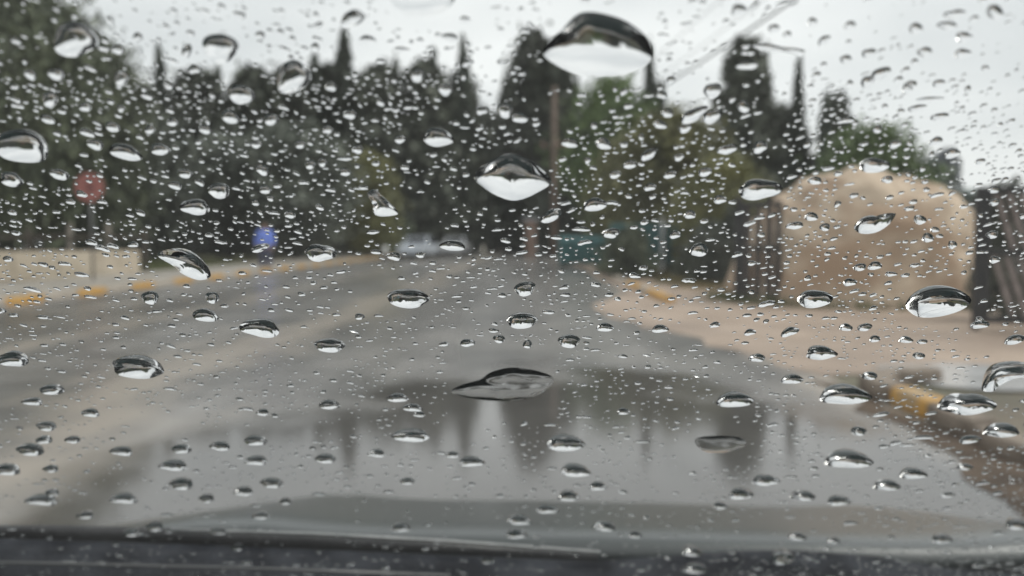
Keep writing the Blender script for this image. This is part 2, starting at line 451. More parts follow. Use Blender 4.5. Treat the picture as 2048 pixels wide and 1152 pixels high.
# kerbs: single stones, every second one painted yellow
def kerb_stone_mesh(mat, L_, bev=0.02):
    return MB().bevbox((0, 0.004, 0), (0.2, L_ - 0.004, 0.14), bev).mesh('kerb_stone', mat)
for side in (0, 1):
    k = tag(empty('kerb', ((RX0 - 0.2) if side == 0 else RX1, 0, 0)), kind='structure')
    L_ = 1.18
    km = [kerb_stone_mesh(M['kerb'], L_), kerb_stone_mesh(M['kerbyellow'], L_)]
    if side == 0:
        for i in range(60):
            o = link('kerb_stone', km[(i % 2 == 0) * 1], k); o.location = (0, 9.75 + (i - 2) * L_, random.uniform(-.008, .008))
    else:
        ks = [kerb_stone_mesh(M['kerbmud'], 0.53, 0.045), kerb_stone_mesh(M['kerbyellow'], 0.53, 0.045)]
        for i in range(12):                     # near corner, turning into the entrance
            o = link('kerb_stone', ks[i == 10], k); o.location = (0.012 * math.sin(i * 2.1), 0.0 + i * 0.53, random.uniform(-.006, .006) - (0.012 * (10 - i) if i < 10 else 0)); o.rotation_euler = (0, random.uniform(-.03, .03), random.uniform(-.015, .015))
        cxk, cyk = 0.0, 6.36
        for a in (38, 74):                      # the rounded end
            o = link('kerb_stone', ks[0], k); o.location = (cxk, cyk, -0.01); o.rotation_euler = (0, 0, -R(a))
            cxk += 0.5 * math.sin(R(a)); cyk += 0.5 * math.cos(R(a))
        for i in range(30):
            o = link('kerb_stone', km[i in (0, 1, 3, 4)], k); o.location = (0.0, 15.2 + i * L_, random.uniform(-.03, -.01))

# ------------------------------------------------------------------ trees
def leaf_mesh(name, centres, size, mat, flat=0.0, aspect=2.0):
    n = len(centres)
    d = rng.normal(size=(n, 3)); d /= np.linalg.norm(d, axis=1)[:, None]
    e = rng.normal(size=(n, 3)); e -= (e * d).sum(1)[:, None] * d; e /= np.linalg.norm(e, axis=1)[:, None]
    s = size * rng.uniform(0.55, 1.3, n)[:, None]
    a = d * s; b = e * s / aspect
    v = np.stack([centres - a, centres + b * 0.9 - a * 0.1, centres + a, centres - b * 0.9 - a * 0.1], 1).reshape(-1, 3)
    me = bpy.data.meshes.new(name)
    me.vertices.add(n * 4); me.vertices.foreach_set('co', v.astype(np.float32).ravel())
    me.loops.add(n * 4); me.loops.foreach_set('vertex_index', np.arange(n * 4, dtype=np.int32))
    me.polygons.add(n); me.polygons.foreach_set('loop_start', np.arange(0, n * 4, 4, dtype=np.int32))
    me.materials.append(mat); me.update(calc_edges=True)
    return me

def crown_points(kind, n_cl, per):
    """points inside a crown 1 m tall; x,y scaled to unit radius"""
    pts = []
    for i in range(n_cl):
        if kind == 'spire':
            z = random.random() ** 1.15
            r = (0.95 * (1 - z) ** 0.62 * min(1, (z + 0.05) * 7)) * random.uniform(0.45, 1.12)
            sp, sz = 0.17 * (1 - 0.6 * z) , 0.035
        elif kind == 'conifer':
            z = random.random() ** 1.25
            tier = 0.82 + 0.22 * math.sin(z * 46 + i * 0.0)
            r = (1 - z) ** 0.6 * tier * math.sqrt(random.uniform(0.12, 1.15)) * min(1, (z + 0.03) * 9)
            sp, sz = 0.15, 0.03
        elif kind == 'round':
            z = random.uniform(0.02, 1); prof = math.sqrt(max(0, 1 - (2 * z - 1) ** 2)) ** 0.8
            r = prof * random.uniform(0.35, 1.08); sp, sz = 0.17, 0.06
        else:                                   # bush: wide at the base, lumpy top
            z = random.random() ** 0.8; prof = math.sqrt(max(0.02, 1 - z * z))
            r = prof * random.uniform(0.3, 1.12); sp, sz = 0.15, 0.06
        th = random.uniform(0, 2 * math.pi)
        lump = 1 + 0.28 * mnoise.noise(Vector((math.cos(th) * 1.6, math.sin(th) * 1.6, z * 5)))
        c = np.array([math.cos(th) * r * lump, math.sin(th) * r * lump, z])
        pts.append(c + rng.normal(size=(per, 3)) * np.array([sp, sp, sz]))
    return np.concatenate(pts)

def trunk_mesh(h, r, crown0, rad, limbs, mat, lean=0.0):
    mb = MB()
    pts = [(lean * (t ** 2) * h * 0.1 + 0.05 * math.sin(t * 5), 0.04 * math.cos(t * 6), t * h) for t in (0, 0.05, 0.3, 0.6, 0.9)]
    mb.tube(pts, [r * 1.35, r, r * 0.8, r * 0.5, r * 0.15], 8)
    for i in range(limbs):
        z = crown0 + (h * 0.85 - crown0) * (i + 0.5) / limbs
        a = i * 2.4 + random.random()
        L_ = rad * random.uniform(0.45, 0.8) * (1 - 0.5 * i / limbs)
        mb.tube([(0, 0, z), (math.cos(a) * L_ * 0.5, math.sin(a) * L_ * 0.5, z + L_ * 0.2), (math.cos(a) * L_, math.sin(a) * L_, z + L_ * 0.5)],
                [r * 0.4, r * 0.25, r * 0.08], 6)
    return mb.mesh('trunk', mat)

PROTO = {}
def proto(kind, mat, H, Rd, crown0, n_cl, per, leaf, trunk_r, limbs, bark='bark', aspect=2.0):
    p = crown_points(kind, n_cl, per)
    p = p * np.array([Rd, Rd, H - crown0]) + np.array([0, 0, crown0])
    return (leaf_mesh('crown', p, leaf, M[mat], aspect=aspect), trunk_mesh(H, trunk_r, crown0, Rd, limbs, M[bark]), H, Rd)

PROTO['spire'] = [proto('spire', 'cypress', 14, 1.8, 0.4, 170, 34, 0.3, 0.16, 6) for _ in range(3)]
PROTO['conifer'] = [proto('conifer', 'conifer', 14, 3.6, 0.8, 330, 34, 0.42, 0.24, 10) for _ in range(3)]
PROTO['broad'] = [proto('round', 'broad', 9, 3.6, 1.6, 330, 56, 0.2, 0.22, 10) for _ in range(3)]
PROTO['greygreen'] = [proto('round', 'greygreen', 9, 3.6, 1.0, 300, 36, 0.3, 0.22, 10) for _ in range(2)]
PROTO['green'] = [proto('round', 'green', 9, 4.2, 1.4, 300, 36, 0.3, 0.22, 9)]
PROTO['olive'] = [proto('round', 'olive', 5, 2.2, 0.5, 260, 44, 0.14, 0.12, 8) for _ in range(2)]
PROTO['bush'] = [proto('bush', 'broad', 2, 1.6, 0.0, 130, 26, 0.16, 0.05, 6) for _ in range(2)]
PROTO['darkbush'] = [proto('bush', 'conifer', 3, 1.6, 0.0, 150, 26, 0.2, 0.06, 6) for _ in range(2)]
PROTO['pale'] = [proto('round', 'pale_leaf', 6, 1.6, 1.0, 120, 26, 0.25, 0.12, 5, 'palebark')]

def tree(kind, name, label, px, top, d, width_px=None, var=0, cat='tree', group=None, base=0.0):
    cr, tr, H, Rd = PROTO[kind][var % len(PROTO[kind])]
    top_p = at(px, top, d)
    sz = (top_p.z - base) / H
    sr = sz if width_px is None else (width_px / 2 / FPX * d) / (Rd * 1.05)
    e = empty(name, (top_p.x, d, base), random.uniform(0, 6.28))
    e.scale = (sr, sr, sz)
    tag(e, label, cat, group)
    link('trunk', tr, e); link('crown', cr, e)
    return e

FAR = 'dark trees along the far end of the road'
T = [
 # kind, name, px, top, d, width, var, label
 ('broad', 'leafy_tree', 40, -25, 30, 300, 0, 'tall dark leafy tree at the far left edge above the fence'),
 ('broad', 'leafy_tree', 165, 95, 33, 240, 1, 'leafy tree behind the round red sign, beside the tallest left tree'),
 ('conifer', 'conifer_tree', -70, -40, 36, 260, 1, 'dark tree cut off by the left edge of the picture'),
 ('spire', 'cypress_tree', 318, 112, 66, 60, 0, 'lone thin cypress spire at left, right of the leafy trees'),
 ('conifer', 'conifer_tree', 268, 195, 62, 200, 0, 'broad dark conifer left of the lone thin cypress spire'),
 ('conifer', 'conifer_tree', 390, 168, 64, 190, 1, 'broad dark conifer right of the lone thin cypress spire'),
 ('spire', 'cypress_tree', 436, 145, 68, 70, 1, 'cypress with a pointed top behind the left broad conifers'),
 ('conifer', 'conifer_tree', 505, 165, 66, 190, 2, 'dark conifer above and left of the person in blue'),
 ('spire', 'cypress_tree', 628, 122, 70, 74, 2, 'cypress with a sharp top right of the person in blue'),
 ('conifer', 'conifer_tree', 570, 172, 68, 170, 0, 'dark conifer directly above the person in blue'),
 ('spire', 'cypress_tree', 688, 85, 70, 90, 0, 'tall cypress spire, highest of the left row'),
 ('conifer', 'conifer_tree', 660, 160, 72, 200, 1, 'wide dark conifer around the foot of the highest left cypress'),
 ('conifer', 'conifer_tree', 760, 158, 69, 190, 2, 'dense dark conifer in the middle of the left row'),
 ('spire', 'cypress_tree', 790, 130, 74, 60, 1, 'narrow cypress behind the dense middle conifer'),
 ('spire', 'cypress_tree', 866, 112, 72, 66, 2, 'narrow cypress left of the last spire of the row'),
 ('conifer', 'conifer_tree', 850, 160, 70, 190, 0, 'dark conifer near the right end of the left row'),
 ('spire', 'cypress_tree', 926, 96, 70, 64, 0, 'last thin cypress spire before the gap in the trees'),
 ('conifer', 'conifer_tree', 925, 172, 71, 120, 1, 'dark conifer at the left side of the gap in the trees'),
 ('conifer', 'conifer_tree', 1066, 78, 74, 190, 2, 'tall dark conifer behind the wooden utility pole'),
 ('conifer', 'conifer_tree', 1125, 150, 72, 130, 0, 'shorter dark conifer just right of the utility pole'),
 ('conifer', 'conifer_tree', 1028, 170, 78, 120, 1, 'slimmer dark conifer just right of the gap in the trees'),
 ('green', 'round_tree', 1222, 182, 60, 190, 0, 'rounded green tree right of the utility pole'),
 ('spire', 'cypress_tree', 1300, 104, 62, 62, 1, 'slender dark cypress at the right side of the rounded green tree'),
 ('spire', 'cypress_tree', 1322, 175, 66, 60, 2, 'short cypress leaning against the slender right cypress'),
 ('olive', 'olive_tree', 1345, 238, 30, 240, 0, 'yellowish green tree by the road right of the teal skip'),
 ('olive', 'olive_tree', 1252, 295, 36, 150, 1, 'smaller yellowish green tree above the teal skip'),
 ('olive', 'olive_tree', 1440, 330, 26, 170, 1, 'low yellowish green tree left of the gate'),
 ('conifer', 'conifer_tree', 1492, 92, 44, 180, 1, 'tall dark conifer behind the left gate leaf'),
 ('spire', 'cypress_tree', 1533, 112, 46, 50, 1, 'thin cypress touching the tall conifer behind the gate'),
 ('spire', 'cypress_tree', 1598, 128, 46, 54, 2, 'free-standing thin cypress behind the left part of the mound'),
 ('conifer', 'conifer_tree', 1560, 225, 48, 200, 0, 'low dark conifer between the two cypresses behind the mound'),
 ('spire', 'cypress_tree', 1652, 205, 44, 60, 0, 'shorter cypress of the pair behind the mound'),
 ('conifer', 'conifer_tree', 1675, 198, 45, 110, 2, 'pointed dark tree of the pair behind the mound'),
 ('green', 'round_tree', 1745, 272, 34, 220, 0, 'rounded green tree right behind the beige mound'),
 ('conifer', 'conifer_tree', 975, 235, 95, 130, 0, 'distant tree filling the lower part of the gap in the trees'),
 ('greygreen', 'leafy_tree', 585, 268, 48, 230, 0, 'grey-green leafy tree behind the person in blue'),
 ('greygreen', 'leafy_tree', 455, 290, 50, 170, 1, 'smaller grey-green leafy tree left of the person in blue'),
 ('olive', 'leafy_tree', 735, 315, 54, 130, 0, 'olive-tinted leafy tree between the person and the pale blue car'),
 ('greygreen', 'leafy_tree', 300, 250, 44, 180, 1, 'grey-green leafy tree right of the round red sign'),
 ('pale', 'pale_tree', 1882, 312, 60, 80, 0, 'pale greyish far tree right of the mound'),
]
for kind, name, px, top, d, wd, var, label in T:
    if kind == 'conifer' and 250 < px < 940: top -= 16; wd *= 1.12
    tree(kind, name, label, px, top, d, wd, var)
# understory that closes the view below the crowns
random.seed(21)
US = [
 (300, 430, 58, 'bush', 'low dark bush under the lone cypress spire at left'),
 (470, 425, 60, 'darkbush', 'dark shrub left of the person in blue'),
 (590, 420, 60, 'darkbush', 'dark shrub right of the person in blue'),
 (690, 415, 62, 'darkbush', 'dark shrub under the highest left cypress'),
 (765, 425, 64, 'bush', 'low bush left of the pale blue car'),
 (880, 428, 70, 'darkbush', 'dark shrub right of the pale blue car'),
 (975, 390, 110, 'bush', 'far greyish bush in the gap between the trees'),
 (1040, 395, 75, 'darkbush', 'dark shrub at the foot of the tall conifer behind the pole'),
 (1130, 400, 60, 'darkbush', 'dark shrub behind the teal skip'),
 (1230, 410, 40, 'bush', 'low green bush right of the teal skip'),
 (1420, 455, 22, 'darkbush', 'dark low bush left of the left gate leaf'),
 (1475, 430, 21, 'darkbush', 'dark bush at the foot of the left gate leaf'),
 (1258, 462, 25, 'bush', 'low bush in front of the teal hoarding'),
 (1390, 470, 27, 'bush', 'small bush on the brown bank beside the right kerb'),
 (150, 405, 38, 'darkbush', 'dark bush behind the round red sign'),
 (2010, 392, 12, 'darkbush', 'dark bush seen through the slats of the right gate leaf'),
 (240, 415, 42, 'darkbush', 'dark bush behind the end of the beige wall'),
]
for px, top, d, kind, label in US:
    tree(kind, 'shrub', label, px, top, d, (130 if d > 30 else 110), random.randrange(2), 'bush')
# a wood far behind that reads as one mass
pts = []
for i in range(420):
    x = random.uniform(-260, 260); y = random.uniform(118, 175)
    h = random.uniform(5, 9) * (0.75 if abs(x + 8) < 12 else 1)
    c = np.array([x, y, 0]) + rng.normal(size=(26, 3)) * np.array([2.2, 2.2, 0]) 
    c[:, 2] = rng.uniform(0, h, 26); pts.append(c)
wood = leaf_mesh('far_wood', np.concatenate(pts), 1.5, M['conifer'], aspect=1.6)
tag(link('far_wood', wood), 'dark far wood behind the trees at the end of the road', 'wood', kind='stuff')

# grass: stuff
def grass(name, label, spots, h, mat, n_each):
    c = []
    for (x, y, rx, ry) in spots:
        p = rng.normal(size=(n_each, 3)) * np.array([rx, ry, 0]) * 0.5 + np.array([x, y, 0])
        p[:, 2] = rng.uniform(0, h, n_each); c.append(p)
    c = np.concatenate(c); n = len(c)
    a = rng.uniform(0, 6.28, n); w = rng.uniform(0.006, 0.016, n); hh = h * rng.uniform(0.5, 1.3, n)
    dx, dy = np.cos(a) * w, np.sin(a) * w
    b0 = np.stack([c[:, 0] - dx, c[:, 1] - dy, np.zeros(n)], 1); b1 = np.stack([c[:, 0] + dx, c[:, 1] + dy, np.zeros(n)], 1)
    tp = np.stack([c[:, 0] + rng.normal(size=n) * h * 0.4, c[:, 1] + rng.normal(size=n) * h * 0.4, hh], 1)
    v = np.stack([b0, b1, tp], 1).reshape(-1, 3)
    me = bpy.data.meshes.new(name)
    me.vertices.add(n * 3); me.vertices.foreach_set('co', v.astype(np.float32).ravel())
    me.loops.add(n * 3); me.loops.foreach_set('vertex_index', np.arange(n * 3, dtype=np.int32))
    me.polygons.add(n); me.polygons.foreach_set('loop_start', np.arange(0, n * 3, 3, dtype=np.int32))
    me.materials.append(mat); me.update(calc_edges=True)
    return tag(link(name, me), label, 'grass', kind='stuff')
grass('verge_grass', 'short green grass on the verge beyond the beige wall', [(-14.5 - 1.6 * i, 29 + 2 * j, 1.8, 2.2) for i in range(5) for j in range(6)], 0.22, M['grass'], 700)
grass('dry_grass', 'dry brown grass on the bank right of the road', [(4.6 + 0.35 * random.random(), 19.5 + i * 1.5, 1.2, 1.6) for i in range(16)] + [(4.2 + .6 * i, 4.2, .6, .5) for i in range(4)], 0.16, M['straw'], 420)
grass('mound_grass', 'thin green and straw grass round the foot of the mound', [(6.68 + 2.55 * math.cos(a), 16.3 + 2.45 * math.sin(a), 0.5, 0.4) for a in np.linspace(3.1, 6.4, 14)], 0.2, M['grass'], 260)

# ------------------------------------------------------------------ mound
def mound():
    nr, na = 40, 72
    vsn, fs = [], []
    cx, cy_, rx, ry, H = 6.68, 16.3, 2.42, 2.4, 2.5
    for i in range(nr + 1):
        r = i / nr
        for k in range(na):
            a = 2 * math.pi * k / na
            z = H * (1 - r ** 3.1) ** 0.5 if r < 1 else 0
            x, y = math.cos(a) * r * rx, math.sin(a) * r * ry
            q = Vector((x * 0.8, y * 0.8, z * 0.8))
            f = 1 + 0.07 * mnoise.noise(q) + 0.045 * mnoise.noise(q * 3) + 0.022 * mnoise.noise(q * 8)
            flare = 1 + 0.08 * math.exp(-z * 4)
            vsn.append((cx + x * f * flare, cy_ + y * f * flare, max(-0.02, z * f - 0.02)))
    for i in range(nr):
        for k in range(na):
            fs.append((i * na + k, i * na + (k + 1) % na, (i + 1) * na + (k + 1) % na, (i + 1) * na + k))
    mb = MB(); mb.add(vsn, fs, True)
    return mb.build('earth_mound', M['soil'])
tag(mound(), 'large rounded beige heap of earth between the two gate leaves', 'mound')

# ------------------------------------------------------------------ gate leaves
def gate_leaf(name, label, a, b, h, n_slat, slant, post_h, wood='gatewood'):
    a, b = Vector(a), Vector(b)
    L_ = (b - a).length
    e = empty(name, (a.x, a.y, 0), math.atan2(b.y - a.y, b.x - a.x))
    tag(e, label, 'gate', 'leaves of the open entrance gate')
    MB().bevbox((0.02, -0.05, 0), (0.115, 0.05, post_h), 0.012).build('post', M['gatedark'], e)
    MB().bevbox((0.12, -0.03, 0.1), (0.21, 0.03, h), 0.01).build('stile', M['gatedark'], e)
    MB().bevbox((L_ - 0.09, -0.03, 0.1), (L_, 0.03, h), 0.01).build('stile', M['gatedark'], e)
    for z in (0.1, h * 0.52, h - 0.09):
        MB().bevbox((0.21, -0.028, z), (L_ - 0.09, 0.028, z + 0.09), 0.01).build('rail', M['gatedark'], e)
    w = (L_ - 0.3) / n_slat
    for i in range(n_slat):
        for lo, hi in ((0.2, h * 0.52 - 0.005), (h * 0.52 + 0.095, h - 0.1)):
            x = 0.21 + i * w
            dz = hi - lo
            sh = slant * (dz / h)
            x0, x1 = x + 0.012, x + w * 0.6
            pts = [(x0 + sh, lo), (x1 + sh, lo), (x1, hi), (x0, hi)]
            pts = [(min(max(px_, 0.215), L_ - 0.095), pz) for px_, pz in pts]
            if pts[1][0] - pts[0][0] < 0.02 and pts[2][0] - pts[3][0] < 0.02: continue
            v = [(p[0], -0.012, p[1]) for p in pts] + [(p[0], 0.012, p[1]) for p in pts]
            MB().add(v, [(0, 1, 2, 3), (7, 6, 5, 4), (0, 4, 5, 1), (1, 5, 6, 2), (2, 6, 7, 3), (3, 7, 4, 0)]).build('slat', M[wood], e)
    return e
gate_leaf('gate_leaf', 'dark gate leaf with slanted wooden slats at the right edge, nearest to the road', (5.92, 10.7), (8.6, 9.9), 1.9, 17, 0.6, 1.9)
gate_leaf('gate_leaf', 'far dark gate leaf seen edge-on, left of the beige mound', (4.06, 15.55), (4.68, 14.75), 1.92, 3, 0.0, 2.05, 'gatebrown')
# thicker brick post beside the right leaf
mb = MB(); mb.bevbox((7.25, 10.62, 0), (7.55, 10.92, 2.35), 0.03)
tag(mb.build('gate_post', M['gatedark']), 'tall dark post behind the right gate leaf', 'post')

# ------------------------------------------------------------------ left: wall, fence, sign
wa, wb = Vector((-12.75, 26.2, 0)), Vector((-17.6, 20.6, 0))
wr = math.atan2(wb.y - wa.y, wb.x - wa.x)
w_e = tag(empty('garden_wall', wa, wr), 'low beige concrete wall behind the round red sign', 'wall')
WL = (wb - wa).length
np_ = 6
for i in range(np_):
    pl = WL / np_
    MB().bevbox((i * pl + 0.01, -0.12, 0), ((i + 1) * pl - 0.01, 0.12, 0.86 + random.uniform(-.012, .012)), 0.02).build('wall_panel', M['wallstone'], w_e)
MB().box((0, -0.1, 0), (WL, 0.1, 0.8)).build('core', M['kerb'], w_e)
# fence behind: posts and two rails, seen dark against the pale house
f_e = tag(empty('rail_fence', (-13.2, 27.6, 0), wr), 'dark post and rail fence with two pale posts behind the beige wall', 'fence')
FL = 10.0
for i in range(9):
    pale = i in (1, 2, 4)
    MB().bevbox((i * 1.2 - 0.07, -0.07, 0), (i * 1.2 + 0.07, 0.07, 1.75 if pale else 1.6), 0.01).build('post', M['palebark'] if pale else M['bark'], f_e)
for z in (0.7, 1.25):
    MB().box((0, 0.08, z), (FL, 0.13, z + 0.1)).build('rail', M['bark'], f_e)
# pale house seen between the trunks
def house(name, label, lo, hi, wallm, roofm, windows, roof_h=0.8):
    e = tag(empty(name, ((lo[0] + hi[0]) / 2, (lo[1] + hi[1]) / 2, 0)), label, 'house')
    hw, hd, h = (hi[0] - lo[0]) / 2, (hi[1] - lo[1]) / 2, hi[2]
    MB().box((-hw, -hd, 0), (hw, hd, h)).build('wall', wallm, e)
    v = [(-hw - .25, -hd - .25, h + .003), (hw + .25, -hd - .25, h + .003), (hw + .25, hd + .25, h + .003), (-hw - .25, hd + .25, h + .003), (-hw - .25, 0, h + roof_h), (hw + .25, 0, h + roof_h)]
    MB().add(v, [(0, 1, 2, 3), (0, 1, 5, 4), (2, 3, 4, 5), (1, 2, 5), (3, 0, 4)]).build('roof', roofm, e)
    for (x, z, w, hh) in windows:
        f = MB().box((x - w / 2, -hd - 0.05, z), (x + w / 2, -hd + 0.02, z + hh)).build('window', M['white'], e)
        MB().box((x - w / 2 + .07, -hd - 0.062, z + .07), (x + w / 2 - .07, -hd - 0.052, z + hh - .07)).build('pane', M['paneglass'], f)
    return e
house('house', 'pale house glimpsed between the trees at the left edge', (-39, 41, 0), (-24.6, 47, 2.9), M['palewall'], M['greyroof'], [(-4.5, 1, 1.2, 1.2), (-1, 1, 1.2, 1.2), (2.8, 1, 1.2, 1.2), (5.2, 0.1, 1, 2.1)], 0.6)
house('house', 'small cream house at the end of the road, left of the utility pole', (-7.9, 88, 0), (-4.6, 93, 3.0), M['creamwall'], M['greyroof'], [(-0.9, 1, 0.7, 1.1), (0.8, 1, 0.7, 1.1)], 0.7)
house('house', 'pale grey house with a grey-green roof right of the mound, behind the gate', (17.6, 30, 0), (24, 36, 2.7), M['palewall'], M['greyroof'], [(-2, 1, 1, 1.1), (1.4, 1, 1, 1.1)], 0.6)

# round red sign on a post
sp = gp(187, 570)
s_e = tag(empty('road_sign', (sp.x, sp.y, 0)), 'round faded red traffic sign on a thin post beside the beige wall', 'sign')
MB().tube([(0, 0, 0), (0, 0, 2.95)], 0.032, 10).build('post', M['steel'], s_e)
sz_ = at(187, 375, sp.y).z
def disc(r, y0, y1, z, n=40):
    mb_ = MB(); mb_.tube([(0, y0, z), (0, y1, z)], r, n); mb_.s = [False] * len(mb_.s); return mb_
pl_ = disc(0.385, -0.065, -0.045, sz_).build('face', M['signred'], s_e)
disc(0.40, -0.045, -0.036, sz_).build('rim', M['signdark'], s_e)
MB().bevbox((-0.06, -0.072, sz_ - 0.13), (0.02, -0.066, sz_ + 0.14), 0.002).build('mark', M['signdark'], pl_)
MB().bevbox((0.05, -0.072, sz_ - 0.13), (0.12, -0.066, sz_ + 0.04), 0.002).build('mark', M['signdark'], pl_)

# ------------------------------------------------------------------ utility pole and wires
PX, PY = at(1108, 400, 55).x, 55
PH = at(1108, 172, 55).z
p_e = tag(empty('utility_pole', (PX, PY, 0)), 'tall brown wooden utility pole at the end of the road', 'pole')
MB().tube([(0, 0, 0), (0, 0, PH * 0.5), (0, 0, PH)], [0.24, 0.21, 0.15], 12).build('shaft', M['polewood'], p_e)
za = at(1108, 292, 55).z
MB().bevbox((-0.9, -0.08, za - 0.1), (0.9, 0.08, za), 0.01).build('cross_arm', M['polewood'], p_e)
for i, x in enumerate((-0.75, 0.3, 0.75)):
    MB().tube([(x, 0, za), (x, 0, za + 0.1), (x, 0, za + 0.26)], [0.05, 0.11, 0.07], 10).build('insulator', M['insulator'], p_e)
far_e = tag(empty('utility_pole', (10.6, -9, 0)), 'wooden utility pole beside the road behind the car', 'pole')
MB().tube([(0, 0, 0), (0, 0, 10)], [0.24, 0.15], 12).build('shaft', M['polewood'], far_e)
MB().bevbox((-1.6, -0.08, 9.0), (1.6, 0.08, 9.2), 0.01).build('cross_arm', M['polewood'], far_e)
for i, (xp, xe, r, lab) in enumerate(((-0.75, 9.1, 0.009, 'thin overhead cable, leftmost of the three above the road'), (0.3, 10.3, 0.009, 'middle overhead cable of the three above the road'), (0.75, 11.5, 0.036, 'thick overhead cable, rightmost of the three above the road'))):
    A, B = Vector((PX + xp, PY, za + 0.26)), Vector((xe, -9, 9.25))
    pts = []
    for k in range(33):
        t = k / 32; q = A.lerp(B, t); q.z -= 4 * 0.9 * t * (1 - t); pts.append(q)
    tag(MB().tube(pts, r, 6).build('overhead_cable', M['wire']), lab, 'cable', 'overhead cables')

# ------------------------------------------------------------------ teal skip and panel
def skip(loc, rz):
    e = tag(empty('rubbish_skip', loc, rz), 'teal metal rubbish skip on wheels at the right roadside', 'skip')
    MB().prism([(-0.55, 0.2), (0.55, 0.2), (0.68, 1.15), (-0.68, 1.15)], -0.95, 0.95).build('body', M['teal'], e)
    MB().prism([(-0.7, 1.153), (0.7, 1.153), (0.5, 1.38), (-0.5, 1.38)], -0.98, 0.98).build('lid', M['teal'], e)
    for x in (-0.6, 0.0, 0.6):
        MB().box((x - 0.04, -0.74, 0.25), (x + 0.04, -0.6, 1.1)).build('rib', M['teal'], e)
    for x in (-0.75, 0.75):
        for y in (-0.4, 0.4):
            MB().tube([(x - 0.04, y, 0.1), (x + 0.04, y, 0.1)], 0.1, 12).build('wheel', M['tyre'], e)
    return e
skip((at(1162, 500, 35).x, 35, 0), R(4))
q = at(1290, 470, 27)
t_e = tag(empty('sheet_hoarding', (q.x, 27, 0), R(20)), 'teal corrugated hoarding with a white post behind the roadside bushes', 'hoarding')
for i in range(13):
    MB().bevbox((-1.3 + i * 0.2, -0.02 - 0.02 * (i % 2), 0.3), (-1.3 + i * 0.2 + 0.19, 0.02, 1.75), 0.006).build('panel', M['teal'], t_e)
MB().bevbox((0.55, -0.14, 0), (0.66, -0.05, 1.95), 0.01).build('post', M['white'], t_e)
# pink pillar at the road's end
q = at(1062, 500, 58)
g_e = tag(empty('gate_pillar', (q.x, 58, 0)), 'pinkish plastered pillar left of the utility pole', 'pillar')
MB().bevbox((-0.38, -0.35, 0), (0.38, 0.35, 2.6), 0.03).build('shaft', M['pinkwall'], g_e)
MB().bevbox((-0.6, -0.5, 2.602), (0.6, 0.5, 2.78), 0.03).build('cap', M['palewall'], g_e)
# white-painted bollard
q = gp(770, 520)
b_e = tag(empty('bollard', (q.x, q.y, 0)), 'short white bollard with a dark foot at the left roadside', 'bollard')
MB().tube([(0, 0, 0), (0, 0, 0.22)], [0.24, 0.2], 14).build('foot', M['tyre'], b_e)
MB().tube([(0, 0, 0.222), (0, 0, 0.7), (0, 0, 0.85)], [0.18, 0.17, 0.08], 14).build('shaft', M['white'], b_e)

# ------------------------------------------------------------------ parked cars
def parked_car(label, loc, rz, mat):
    e = tag(empty('parked_car', loc, rz), label, 'car', 'cars parked far down the road')
    bm_ = MB()
    bm_.prism([(-2.05, 0.35), (-2.08, 0.62), (-1.95, 0.84), (-0.95, 0.93), (1.6, 0.95), (2.0, 0.88), (2.08, 0.6), (2.02, 0.32)], -0.85, 0.85)
    bm_.build('body', mat, e)
    cab = [(-0.95, 0.93), (-0.35, 1.42), (0.95, 1.45), (1.55, 0.95)]
    v = [(-0.8, y, z) for y, z in cab] + [(0.8, y, z) for y, z in cab]
    for i in (1, 2): v[i] = (-0.64, *v[i][1:]); v[4 + i] = (0.64, *v[4 + i][1:])
    MB().add(v, [(0, 1, 5, 4), (1, 2, 6, 5), (2, 3, 7, 6), (0, 1, 2, 3), (4, 5, 6, 7)]).build('cabin', mat, e)
    def pane(p4, off):
        w_ = [Vector(p) + Vector(off) for p in p4]
        c = sum(w_, Vector()) / 4
        w_ = [c + (p - c) * 0.86 for p in w_]
        b2 = [p + Vector(off) * -0.5 for p in w_]
        MB().add(w_ + b2, [(0, 1, 2, 3), (7, 6, 5, 4), (0, 4, 5, 1), (1, 5, 6, 2), (2, 6, 7, 3), (3, 7, 4, 0)]).build('window', M['paneglass'], e)
    pane((v[0], v[1], v[5], v[4]), (0, -0.012, 0.01)); pane((v[3], v[2], v[6], v[7]), (0, 0.012, 0.01))
    pane((v[0], v[1], v[2], v[3]), (-0.014, 0, 0.004)); pane((v[4], v[5], v[6], v[7]), (0.014, 0, 0.004))
    for x in (-0.8, 0.8):
        for y in (-1.3, 1.3):
            w_ = MB().tube([(x - 0.1, y, 0.31), (x + 0.1, y, 0.31)], 0.31, 18).build('wheel', M['tyre'], e)
            s = 1 if x > 0 else -1
            MB().tube([(x + s * 0.1, y, 0.31), (x + s * 0.11, y, 0.31)], 0.18, 14).build('rim', M['steel'], w_)
        MB().bevbox((x * 0.78 - 0.14, -2.1, 0.62), (x * 0.78 + 0.14, -2.02, 0.76), 0.02).build('headlight', M['lamp'], e)
        MB().bevbox((x * 0.8 - 0.14, 2.0, 0.68), (x * 0.8 + 0.14, 2.09, 0.82), 0.02).build('tail_light', M['taillamp'], e)
    MB().bevbox((-0.8, -2.14, 0.34), (0.8, -2.06, 0.5), 0.02).build('bumper', mat, e)
    return e
parked_car('white car parked far left under the trees, left of the person', (at(410, 500, 62).x, 62, 0.05), R(75), M['carwhite'])
parked_car('faded red car parked left of the far white car', (at(330, 500, 66).x, 66, 0.05), R(80), M['carpink'])
parked_car('pale blue car facing the camera at the left roadside', (at(838, 500, 50).x, 50, 0.01), R(-6), M['carblue'])
parked_car('white car half hidden by the bushes beside the pale blue car', (at(912, 500, 58).x, 58, 0.01), R(-4), M['carwhite'])
